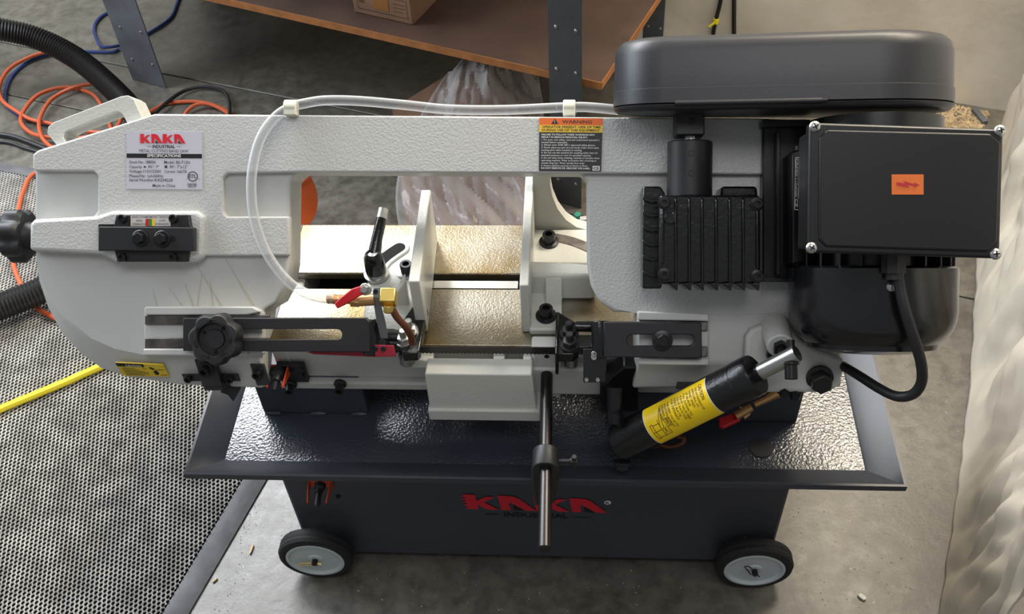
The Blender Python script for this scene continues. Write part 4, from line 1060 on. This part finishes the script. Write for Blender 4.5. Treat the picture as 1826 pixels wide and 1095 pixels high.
# ================================================================== RUBBER MAT
e_a, e_b = Z(480, 850), Z(338, 1095)                      # outer right edge
em = (e_a - e_b).normalized()                            # points away from the camera
er = Vector((em.y, -em.x, 0))                            # to the right
far = Z(30, 296)
Lf = (far - e_b).dot(em)
Wd = 1.35; bw_ = .042; HM = .014
mat_t = thing('rubber_mat', tuple(e_b + em * (Lf / 2) - er * Wd / 2), 'pale grey rubber floor mat full of small holes, with a darker plain border', 'mat')
def mp_(a, b, z): p = e_b + em * a + er * b; return (p.x, p.y, z)
t = MB()
def strip(a0_, b0_, a1_, b1_, mb, inner):
    pass
A0, A1 = -.25, Lf
t.loft([[mp_(A0, 0, .001), mp_(A0, 0, .004), mp_(A0, -bw_ * .5, HM), mp_(A0, -bw_, HM), mp_(A0, -bw_, .001)], [mp_(A1, 0, .001), mp_(A1, 0, .004), mp_(A1 - bw_ * .5, -bw_ * .5, HM), mp_(A1 - bw_, -bw_, HM), mp_(A1 - bw_, -bw_, .001)]])
obj('mat_edge', t, matb, mat_t)
t = MB()
t.loft([[mp_(A1, 0, .001), mp_(A1, 0, .004), mp_(A1 - bw_ * .5, -bw_ * .5, HM), mp_(A1 - bw_, -bw_, HM), mp_(A1 - bw_, -bw_, .001)], [mp_(A1, -Wd, .001), mp_(A1, -Wd, .004), mp_(A1 - bw_ * .5, -Wd, HM), mp_(A1 - bw_, -Wd, HM), mp_(A1 - bw_, -Wd, .001)]])
obj('mat_edge', t, matb, mat_t)
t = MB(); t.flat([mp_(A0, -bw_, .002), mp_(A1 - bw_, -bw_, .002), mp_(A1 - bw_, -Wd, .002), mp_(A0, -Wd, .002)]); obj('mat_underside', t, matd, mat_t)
def lattice():
    px_, py_ = .0098, .0085
    hexo = [(math.cos(R(30 + 60 * k)), math.sin(R(30 + 60 * k))) for k in range(6)]
    sx, sy = px_ / math.sqrt(3), py_ / 1.5
    V, F = [], []
    a = A0; row = 0
    while a < A1 - bw_ - .004:
        b = -bw_ - .004 - (px_ / 2 if row % 2 else 0)
        while b > -Wd:
            pw = e_b + em * a + er * b
            q = MR @ (pw - CAMP)
            x_, y_ = CX + FPX * q.x / q.z, CY + FPX * q.y / q.z
            if -420 < x_ < 640 and y_ < 1320:
                base_ = len(V)
                for k, (hx_, hy_) in enumerate(hexo):
                    zz = HM + (.0022 if k in (1, 3, 5) else -.0012)
                    p = pw + er * hx_ * sx + em * hy_ * sy; V.append((p.x, p.y, zz))
                for hx_, hy_ in hexo:
                    p = pw + er * hx_ * sx * .64 + em * (hy_ * sy * .72); V.append((p.x, p.y, HM - .002))
                for hx_, hy_ in hexo:
                    p = pw + er * hx_ * sx * .64 + em * (hy_ * sy * .72); V.append((p.x, p.y, .003))
                for k in range(6):
                    j = (k + 1) % 6
                    F.append((base_ + k, base_ + j, base_ + 6 + j, base_ + 6 + k)); F.append((base_ + 6 + k, base_ + 6 + j, base_ + 12 + j, base_ + 12 + k))
            b -= px_
        a += py_; row += 1
    me = bpy.data.meshes.new('mat_lattice'); me.from_pydata(V, [], F); me.materials.append(matr); me.materials.append(matd); me.polygons.foreach_set('material_index', [i % 2 for i in range(len(F))]); me.shade_smooth(); me.set_sharp_from_angle(angle=R(60))  # hole walls take the near-black, shade put into their colour
    o = bpy.data.objects.new('mat_lattice', me); COL.objects.link(o); o.parent = mat_t; o.location = -mat_t.location; o['kind'] = 'stuff'
lattice()

# ================================================================== WORKBENCH
pb1 = Z(1015, 361); pb2 = Z(270, 155)
zs = .385
bd = (pb2 - pb1).normalized(); bn = Vector((bd.y, -bd.x, 0))
if bn.y < 0: bn = -bn
sc_ = Z(1072, 147, zs); sl_ = Z(415, 0, zs)
sd_ = (sl_ - sc_).normalized(); sn = Vector((-sd_.y, sd_.x, 0)); sn = sn if sn.y > 0 else -sn
depth = wd - sc_.dot(uy) - .10
bench = thing('workbench', tuple(sc_ * .5 + sl_ * .5)[:2] + (0,), 'workbench on grey steel posts with a low brown board shelf, behind the saw', 'workbench')
def bpt(a, b, z): p = sc_ + sd_ * a + sn * b; return (p.x, p.y, z)
def bslab(mb, a0_, a1_, b0_, b1_, z0, z1):
    mb.loft([[bpt(a0_, b0_, z0), bpt(a1_, b0_, z0), bpt(a1_, b1_, z0), bpt(a0_, b1_, z0)], [bpt(a0_, b0_, z1), bpt(a1_, b0_, z1), bpt(a1_, b1_, z1), bpt(a0_, b1_, z1)]]); return mb
LB = 1.75
obj('shelf', bslab(MB(), 0, LB, 0, depth, zs - .018, zs), board, bench)
obj('shelf_edge', bslab(MB(), -.001, LB, -.0025, -.0002, zs - .019, zs + .0005), board_e, bench, label='raw orange brown board edge along the front')
obj('shelf_edge', bslab(MB(), -.0025, -.0002, 0, depth, zs - .019, zs + .0005), board_e, bench, label='raw orange brown board edge at the end')
obj('bench_top', bslab(MB(), -.05, LB + .05, -.06, depth, .90, .94), board, bench)
def lpost(name, base, w_, m_, ang):
    d1 = Vector((math.cos(ang), math.sin(ang), 0)); d2 = Vector((-d1.y, d1.x, 0))
    pts = [(-w_ / 2, 0), (w_ / 2, 0), (w_ / 2, .004), (w_ * .16, .004), (w_ * .16, .010), (w_ * .02, .010), (w_ * .02, .004), (-w_ / 2 + .004, .004), (-w_ / 2 + .004, .035), (-w_ / 2, .035)]
    t = MB(); t.loft([[tuple(base + d1 * x + d2 * y + Vector((0, 0, z))) for x, y in pts] for z in (.001, .899)])
    o = obj(name, t, m_, bench, bevel=.0012)
    t = MB()
    for z in [.08 + .11 * k for k in range(8)]:
        for x in (-w_ * .26, w_ * .33): t.lathe(base + d1 * x + Vector((0, 0, z)) , -d2, [(.0045, -.001), (.0045, .0015), (.0025, .003)], 10)
    obj('rivet', t, steel, o)
b1 = Z(1010, 361); 
lpost('leg', Vector((b1.x, b1.y - .01, 0)) , .082, post_m, math.atan2(-sd_.y, -sd_.x))
b2 = Z(272, 150)
lpost('leg', Vector((b2.x - .01, b2.y, 0)), .13, legm, math.atan2(-sd_.y, -sd_.x))
for a in (.06, LB - .08):
    p = Vector(bpt(a, depth - .06, 0)); lpost('leg', p, .06, legm, math.atan2(-sd_.y, -sd_.x))

# carton on shelf
k0 = Z(737, 46, zs); k1 = Z(632, 22, zs)
kd = (k1 - k0).normalized(); kn_ = Vector((-kd.y, kd.x, 0)); kn_ = kn_ if kn_.y > 0 else -kn_
kw = (k1 - k0).length; kdp = .20; kh_ = .17
car = thing('cardboard_carton', tuple((k0 + k1) / 2 + kn_ * kdp / 2), 'small printed cardboard carton standing on the low bench shelf', 'box')
def kp(a, b, z): p = k0 + kd * a + kn_ * b; return Vector((p.x, p.y, zs + .0006 + z))
t = MB(); t.loft([[kp(0, 0, z), kp(kw, 0, z), kp(kw, kdp, z), kp(0, kdp, z)] for z in (0, kh_)]); cb_ = obj('carton_body', t, cardb, car, bevel=.003)
qk = Quad(kp(kw, -.0005, kh_), kp(0, -.0005, kh_), kp(0, -.0005, 0), kp(kw, -.0005, 0)); 
t = MB(); qk.rect(t, .36, .66, .62, .86); obj('carton_tape', t, tape, car)
t = MB()
for a_, b_, c_, d_ in ((.08, .62, .93, .628), (.08, .90, .93, .908), (.08, .62, .088, .9), (.922, .62, .93, .9), (.70, .70, .9, .71), (.70, .76, .88, .77), (.70, .82, .86, .83), (.12, .68, .2, .8), (.70, .30, .86, .40)): qk.rect(t, a_, b_, c_, d_)
obj('carton_print', t, print_m, car)
qk2 = Quad(kp(-.0005, 0, kh_), kp(-.0005, kdp, kh_), kp(-.0005, kdp, 0), kp(-.0005, 0, 0))
t = MB()
for a_, b_, c_, d_ in ((.2, .3, .4, .45), (.45, .3, .6, .42), (.2, .58, .38, .72), (.45, .55, .62, .72)): qk2.rect(t, a_, b_, c_, d_)
obj('side_print', t, print_m, car)

# ================================================================== PLASTIC BAG OVER A BOARD
# a tall flat carton leaning under the shelf, wrapped in crumpled clear film
g0 = Z(705, 395); g1 = Z(935, 400)
pk = thing('wrapped_carton', tuple((g0 + g1) / 2 + Vector((0, .12, 0))), 'flattened brown cardboard in crumpled clear plastic wrap on the floor behind the saw', 'carton')
cr_ = [Z(715, 400, .012), Z(945, 400, .012), Z(955, 215, .10), Z(838, 100, .30), Z(695, 200, .04)]
nn_ = Vector((0, .25, -.97))
t = MB()
low = [Z(726, 405, .006), Z(960, 405, .006), Z(970, 215, .10), Z(850, 104, .30), Z(700, 196, .06)]
t.loft([[p - Vector((0, 0, .004)) if p.z > .01 else Vector((p.x, p.y, .002)) for p in low], [p + Vector((0, -.002, .006)) for p in low]]); obj('cardboard_sheet', t, cardb, pk)
def film():
    V, F = [], []
    nu, nv = 70, 60
    rnd_ = random.Random(3)
    amp = [(rnd_.uniform(4, 22), rnd_.uniform(4, 22), rnd_.uniform(0, 6), rnd_.uniform(.4, 1)) for _ in range(9)]
    def edge(v):       # left and right borders in picture rows 405 (near) .. 95 (far, top)
        y = 408 - v * 312
        xl = 712 + (0 if v < .5 else (v - .5) * 2 * 118)
        xl -= 22 * math.sin(v * 9) * .3
        xr = 948 + 24 * math.sin(v * 3.0)
        z = .022 + .13 * v + .17 * max(0, (v - .35) / .65)
        return xl, xr, y, z
    for j in range(nv + 1):
        v = j / nv
        xl, xr, y, z = edge(v)
        for i in range(nu + 1):
            u = i / nu
            w_ = sum(abs(math.sin(a * u + b * v + c)) * d for a, b, c, d in amp) / 5
            zz = max(.012, z * (1 - .35 * abs(u - .45) * (v > .4)) + w_ * .045 + .004)
            if i in (0, nu): zz = max(.003, zz - .02)
            yj = y + 6 * math.sin(u * 17 + 2) * (v > .9) + (14 * math.sin(u * 9) if j == nv else 0)
            p = Z(xl + (xr - xl) * u, yj, zz); V.append(p)
    for j in range(nv):
        for i in range(nu):
            a = j * (nu + 1) + i; F.append((a, a + 1, a + nu + 2, a + nu + 1))
    t = MB(); vs = [t.v(p) for p in V]
    for f_ in F: t.f([vs[k] for k in f_])
    return t
obj('plastic_film', film(), clear_film, pk, ang=28)

# ================================================================== HOSES AND CORDS
def corrug(pts, r, pitch=.0085, n=14):
    P = catmull(pts, 40); out = [P[0]]; acc = 0
    res = []
    for a, b in zip(P, P[1:]):
        L_ = (b - a).length; d = 0
        while acc + (L_ - d) >= pitch / 2:
            d += pitch / 2 - acc; acc = 0; res.append(a.lerp(b, d / L_))
        acc += L_ - d
    rad_ = [r if i % 2 else r * .90 for i in range(len(res))]
    t = MB(); t.tube(res, r, n, radii=rad_); return t
hr = .034
hpts = [Z(-420, 60, .036), Z(-250, 20, .16), Z(-90, 30, .26), Z(-20, 48, .22), Z(60, 66, .17), Z(130, 100, .12), (Z(190, 148, .08)), Z(238, 200, .055), Z(262, 250, .056), Z(262, 320, hr + .028), Z(230, 390, hr + .032), Z(170, 450, hr + .033), Z(105, 500, hr + .033), Z(40, 532, hr + .033), Z(-60, 565, hr + .033), Z(-220, 600, hr + .03), Z(-420, 600, hr + .02)]
o = obj('vacuum_hose', corrug(hpts, hr), hose_k, ang=25); tag(o, 'thick black corrugated vacuum hose curving from top left around behind the saw', 'hose')
def cord(name, segs, r, m_, label, cat, z=None, n=7):
    t = MB()
    for sg in segs:
        pts = [Z(p[0], p[1], p[2] if len(p) > 2 else r + .0008) for p in sg]
        t.tube(catmull(pts, n), r, 8)
    o = obj(name, t, m_); return tag(o, label, cat)
zc = .0065
oc = [(96, 89, .019), (55, 101, .019), (16, 123, .019), (-1, 153, .019), (4, 179, .019), (27, 197, .019), (55, 213, .016), (88, 220, .016), (140, 232, .019), (190, 235, .019), (215, 215, .019), (208, 172, .018), (190, 154, .018), (160, 150, .02), (126, 158, .02), (92, 177, .018), (73, 206, .026), (70, 228, .03), (80, 252, .03), (110, 268, .03), (180, 262, .02),
      (200, 240, zc), (175, 178, zc + .004), (145, 160, zc), (110, 156, zc + .004), (70, 168, .019), (46, 192, .019), (37, 216, .019), (55, 237, .019), (90, 245, .019), (150, 245, zc), (220, 225, zc), (279, 193, zc), (301, 184, zc), (356, 182, zc), (405, 198, zc), (430, 230, zc), (380, 250, zc), (330, 215, zc), (345, 189, zc + .011), (378, 187, zc + .011), (420, 215, zc), (440, 270, zc), (380, 330, zc), (250, 330, zc), (120, 300, .02), (62, 309, .024), (42, 340, .024), (33, 374, .024), (26, 420, .024), (23, 465, .024), (36, 505, .024), (62, 545, .024), (100, 568, .024), (150, 590, .024)]
cord('extension_cord', [oc], .0058, cord_o, 'orange extension cord in loose coils on the floor behind the saw arm', 'cord')
cord('black_lead', [[(275, 203, .019), (301, 180, .019), (329, 162, .012), (362, 155, .012), (395, 161, .012), (408, 180, .020), (409, 206, .021), (406, 225, .022)]], .0055, cord_k, 'thin black lead making one arch beside the orange cord, above the saw arm', 'cord')
cord('air_hose', [[(330, -30), (316, 5), (303, 33), (262, 61), (225, 78), (186, 84, .016), (174, 72), (168, 50), (178, 32), (202, 16), (230, -10)], [(212, 88), (196, 93), (150, 92), (110, 94), (60, 106), (26, 130), (11, 160), (12, 188), (40, 208), (70, 218), (100, 226)]], .0052, cord_b, 'thin blue air hose looping on the floor under the bench', 'hose')
cord('yellow_hose', [[(-420, 900, .026), (-200, 815, .026), (-40, 752, .026), (0, 730, .026), (60, 705, .026), (120, 680, .026), (176, 655, .026), (260, 620, .026), (360, 575, .026)]], .0085, yel, 'bright yellow hose lying on the rubber mat at left', 'hose')
cord('black_cable', [[(-20, 238), (20, 243), (50, 253), (80, 265), (96, 270)]], .0075, cord_k, 'thicker black cable on the concrete left of the saw arm, upper of two', 'cable')
cord('black_cable', [[(-20, 252), (15, 254), (45, 264), (75, 273, .006), (92, 280)]], .005, cord_k, 'thin black cable on the concrete left of the saw arm, lower of two', 'cable')
# loose pieces at left edge
# wall cables
wy = wd
def onwall(px, py, off):
    d = ray(px, py); k = (wd - off) / d.dot(uy); return CAMP + d * k
t = MB(); t.tube(catmull([onwall(1292, -60, .012), onwall(1285, 0, .012), onwall(1278, 30, .012), onwall(1272, 60, .012), onwall(1268, 120, .012), onwall(1272, 160, .012)], 6), .006, 8)
wc = thing('wall_cable', tuple(onwall(1270, 150, .012)), 'black cable with a yellow tag hanging down the beige wall', 'cable'); obj('cable_run', t, cord_k, wc)
t = MB(); c = onwall(1277, 37, .012); t.lathe(c, (0, 0, 1), [(.008, -.008), (.009, 0), (.008, .008)], 10); d1 = onwall(1271, 43, .02); t.loft([[d1 + Vector((x, -.003 + yy_, z)) for x, z in ((-.012, -.006), (.006, .010), (.010, .006), (-.008, -.010))] for yy_ in (0, .003)]); obj('yellow_tag', t, yel, wc)
t = MB(); t.tube(catmull([onwall(1309, -60, .012), onwall(1309, 0, .012), onwall(1309, 60, .012), onwall(1312, 120, .012), onwall(1320, 160, .012)], 6), .0065, 8)
tag(obj('wall_cable', t, cord_k), 'plain black cable hanging straight down the beige wall behind the belt cover', 'cable')

# ================================================================== ORANGE REEL
rc_ = Z(520, 345, .0); 
rl = thing('cable_reel', (rc_.x, rc_.y, 0), 'orange plastic cable reel standing behind the left end of the saw bed', 'reel')
ax_ = Vector((.92, -.22, .30)).normalized(); cR = Z(536, 352, .107) - Vector((.008, 0, 0)); rr_ = .075
t = MB(); t.lathe(cR, ax_, [(.018, -.002), (rr_ * .6, -.003), (rr_ * .93, -.001), (rr_, .004), (rr_ * .97, .008), (rr_ * .6, .002), (.018, .003)], 36); obj('flange', t, reel_m, rl)
t = MB(); t.lathe(cR - ax_ * .055, ax_, [(rr_, -.004), (rr_ * .97, .002), (.018, .0), (.018, -.004)], 36); obj('flange', t, reel_m, rl)
t = MB(); t.cyl(cR - ax_ * .055, cR, .030, 24); obj('reel_drum', t, reel_m, rl)
t = MB(); hd = Vector((0, 0, 1)); t.tube(catmull([cR + ax_ * .004 + Vector((-.0, .03, .02)), cR + ax_ * .03 + Vector((0, .045, .03)), cR + ax_ * .03 + Vector((0, .06, .06))], 4), .007, 10); obj('crank_handle', t, reel_m, rl)

# ================================================================== TARPAULIN AT RIGHT
bl_px = [(1655, 1230), (1672, 1110), (1688, 990), (1706, 860), (1722, 740), (1734, 620), (1738, 520), (1740, 440), (1748, 350), (1764, 250)]
bl3 = catmull([Z(x, y, .004) for x, y in bl_px], 20)
def tarp():
    t = MB(); nz = 80; H = 1.25
    rings = []
    rnd_ = random.Random(5)
    N_ = len(bl3)
    for k in range(nz + 1):
        z = H * (k / nz) ** 1.15; row = []
        for i, p in enumerate(bl3):
            s_ = i / (N_ - 1) * 2.0
            P3 = Vector((s_ * 2.2 + .35 * z, z * .9 - s_ * .3, 1.7))
            g = min(1, z * 5 + .12)
            f = .026 * NZ.noise(P3 * 1.6) + .020 * (1 - 2 * abs(NZ.noise(Vector((s_ * 5.2 + z * 1.5, z * 1.7, 4.2))))) + .015 * (1 - 2.4 * abs(NZ.noise(Vector((s_ * 11 - z * 4, z * 5, 9.1))))) + .007 * NZ.noise(Vector((s_ * 22 + z * 9, z * 14, 2.3)))
            q = p + er_t * (.05 * z + f * g) + em_t * (.012 * NZ.noise(P3 * 2.3) * g)
            row.append((q.x, q.y, .003 + z))
        rings.append(row)
    t.loft(rings, cap=False, closed=False)
    return t
em_t = (bl3[-1] - bl3[0]).normalized(); em_t.z = 0; er_t = Vector((em_t.y, -em_t.x, 0))
o = obj('tarpaulin', tarp(), fabric, ang=60); tag(o, 'wrinkled pale grey tarpaulin hanging to the floor at the right edge', 'tarpaulin'); sm = o.modifiers.new('thick', 'SOLIDIFY'); sm.thickness = .0015
# ================================================================== SMALL LOOSE THINGS
def chip(name, px, py, l, w_, a, m_, label, cat, h=.004, z=.0005):
    p = Z(px, py); d = Vector((math.cos(a), math.sin(a), 0)); e = Vector((-d.y, d.x, 0))
    t = MB(); t.loft([[p + d * l * x + e * w_ * y_ + Vector((0, 0, zz + z)) for x, y_ in ((-.5, -.3), (-.2, -.5), (.35, -.5), (.5, 0), (.3, .5), (-.4, .45))] for zz in (0, h)])
    return tag(obj(name, t, m_, bevel=.0006), label, cat)
straw = mat('pale_wood', (206, 178, 132), .7)
chip('wood_splinter', 449, 981, .022, .004, 1.45, straw, 'pale wood splinter lying on concrete between the mat and the left wheel', 'splinter')
chip('wood_splinter', 384, 1036, .012, .0025, .9, straw, 'tiny pale splinter on concrete close beside the mat edge', 'splinter')
chip('paper_scrap', 1537, 1066, .016, .009, -.7, mat('pale_scrap', (206, 204, 196), .5), 'crumpled pale scrap on the concrete right of the right wheel', 'scrap', .005)
chip('yellow_scrap', 1014, 396, .030, .016, .3, mat('yellow_scrap', (222, 176, 40), .6), 'small yellow wrapper scrap on the floor behind the fixed vise jaw', 'scrap', .012)
chip('green_scrap', 1030, 389, .018, .016, .8, mat('teal_scrap', (60, 140, 116), .5), 'small teal green scrap on the floor beside the yellow wrapper', 'scrap', .014)
chip('white_scrap', 1041, 395, .022, .014, .1, mat('white_scrap', (200, 192, 190), .6), 'small whitish scrap on the floor right of the teal one', 'scrap', .012)
def strip_thing():
    a, b = Z(1738, 192, .012), Z(1758, 216, .012); d = (b - a).normalized(); e = Vector((-d.y, d.x, 0)) * .008
    t = MB(); t.loft([[a + e + Vector((0, 0, -.011)), a - e + Vector((0, 0, -.011)), a - e, a + e], [b + e + Vector((0, 0, -.011)), b - e + Vector((0, 0, -.011)), b - e, b + e]])
    tag(obj('metal_strip', t, legm, bevel=.001), 'short grey metal strip on the gritty floor by the wall foot', 'strip')
strip_thing()
# black tub at the top left under the bench
tc_ = Z(388, -20, 0)
t = MB(); t.lathe((tc_.x, tc_.y + .03, .001), (0, 0, 1), [(.060, 0), (.072, .004), (.080, .05), (.086, .10), (.082, .10), (.074, .02), (0, .016)], 28); tag(obj('plastic_tub', t, plastic), 'dark round plastic tub on the floor under the bench, top left', 'tub')
def bits(name, regions, n, s_, m_, label, zf_=lambda p: 0):
    V, F = [], []
    rg = random.Random(11)
    for (poly, share) in regions:
        for _ in range(int(n * share)):
            u, v = rg.random(), rg.random()
            a = Vector(poly[0]).lerp(Vector(poly[1]), u); b = Vector(poly[3]).lerp(Vector(poly[2]), u); q = a.lerp(b, v)
            p = Z(q.x, q.y, poly[4] if len(poly) > 4 else 0.0)
            z0 = poly[4] if len(poly) > 4 else 0
            k = s_ * rg.uniform(.4, 1.3); an = rg.uniform(0, 6.28); b_ = len(V)
            for t_ in range(3): V.append((p.x + k * math.cos(an + t_ * 2.1), p.y + k * math.sin(an + t_ * 2.1), z0 + .0004))
            V.append((p.x, p.y, z0 + k * rg.uniform(.5, 1.1)))
            F += [(b_, b_ + 1, b_ + 3), (b_ + 1, b_ + 2, b_ + 3), (b_ + 2, b_, b_ + 3), (b_, b_ + 2, b_ + 1)]
    me = bpy.data.meshes.new(name); me.from_pydata(V, [], F); me.materials.append(m_)
    o = bpy.data.objects.new(name, me); COL.objects.link(o); o['kind'] = 'stuff'
    return o
swarf_m = mat('metal_swarf', (214, 210, 202), .3, .7)
o = bits('swarf', [([(450, 900), (480, 900), (420, 1090), (380, 1090)], .22), ([(1400, 890), (1690, 890), (1640, 1090), (1420, 1090)], .38), ([(640, 1010), (1270, 1020), (1270, 1090), (560, 1090)], .15), ([(1590, 640), (1720, 640), (1700, 890), (1650, 890)], .25)], 230, .0016, swarf_m, '')
tag(o, 'bright metal swarf specks scattered on the concrete around the saw stand', 'swarf')
grit_m = mat('absorbent_grit', (222, 198, 158), .85, var=.25, vscale=60)
o = bits('grit', [([(1500, 150), (1765, 200), (1740, 262), (1500, 240)], 1.0)], 3800, .0052, grit_m, '')
tag(o, 'coarse tan absorbent grit heaped along the foot of the beige wall', 'grit')
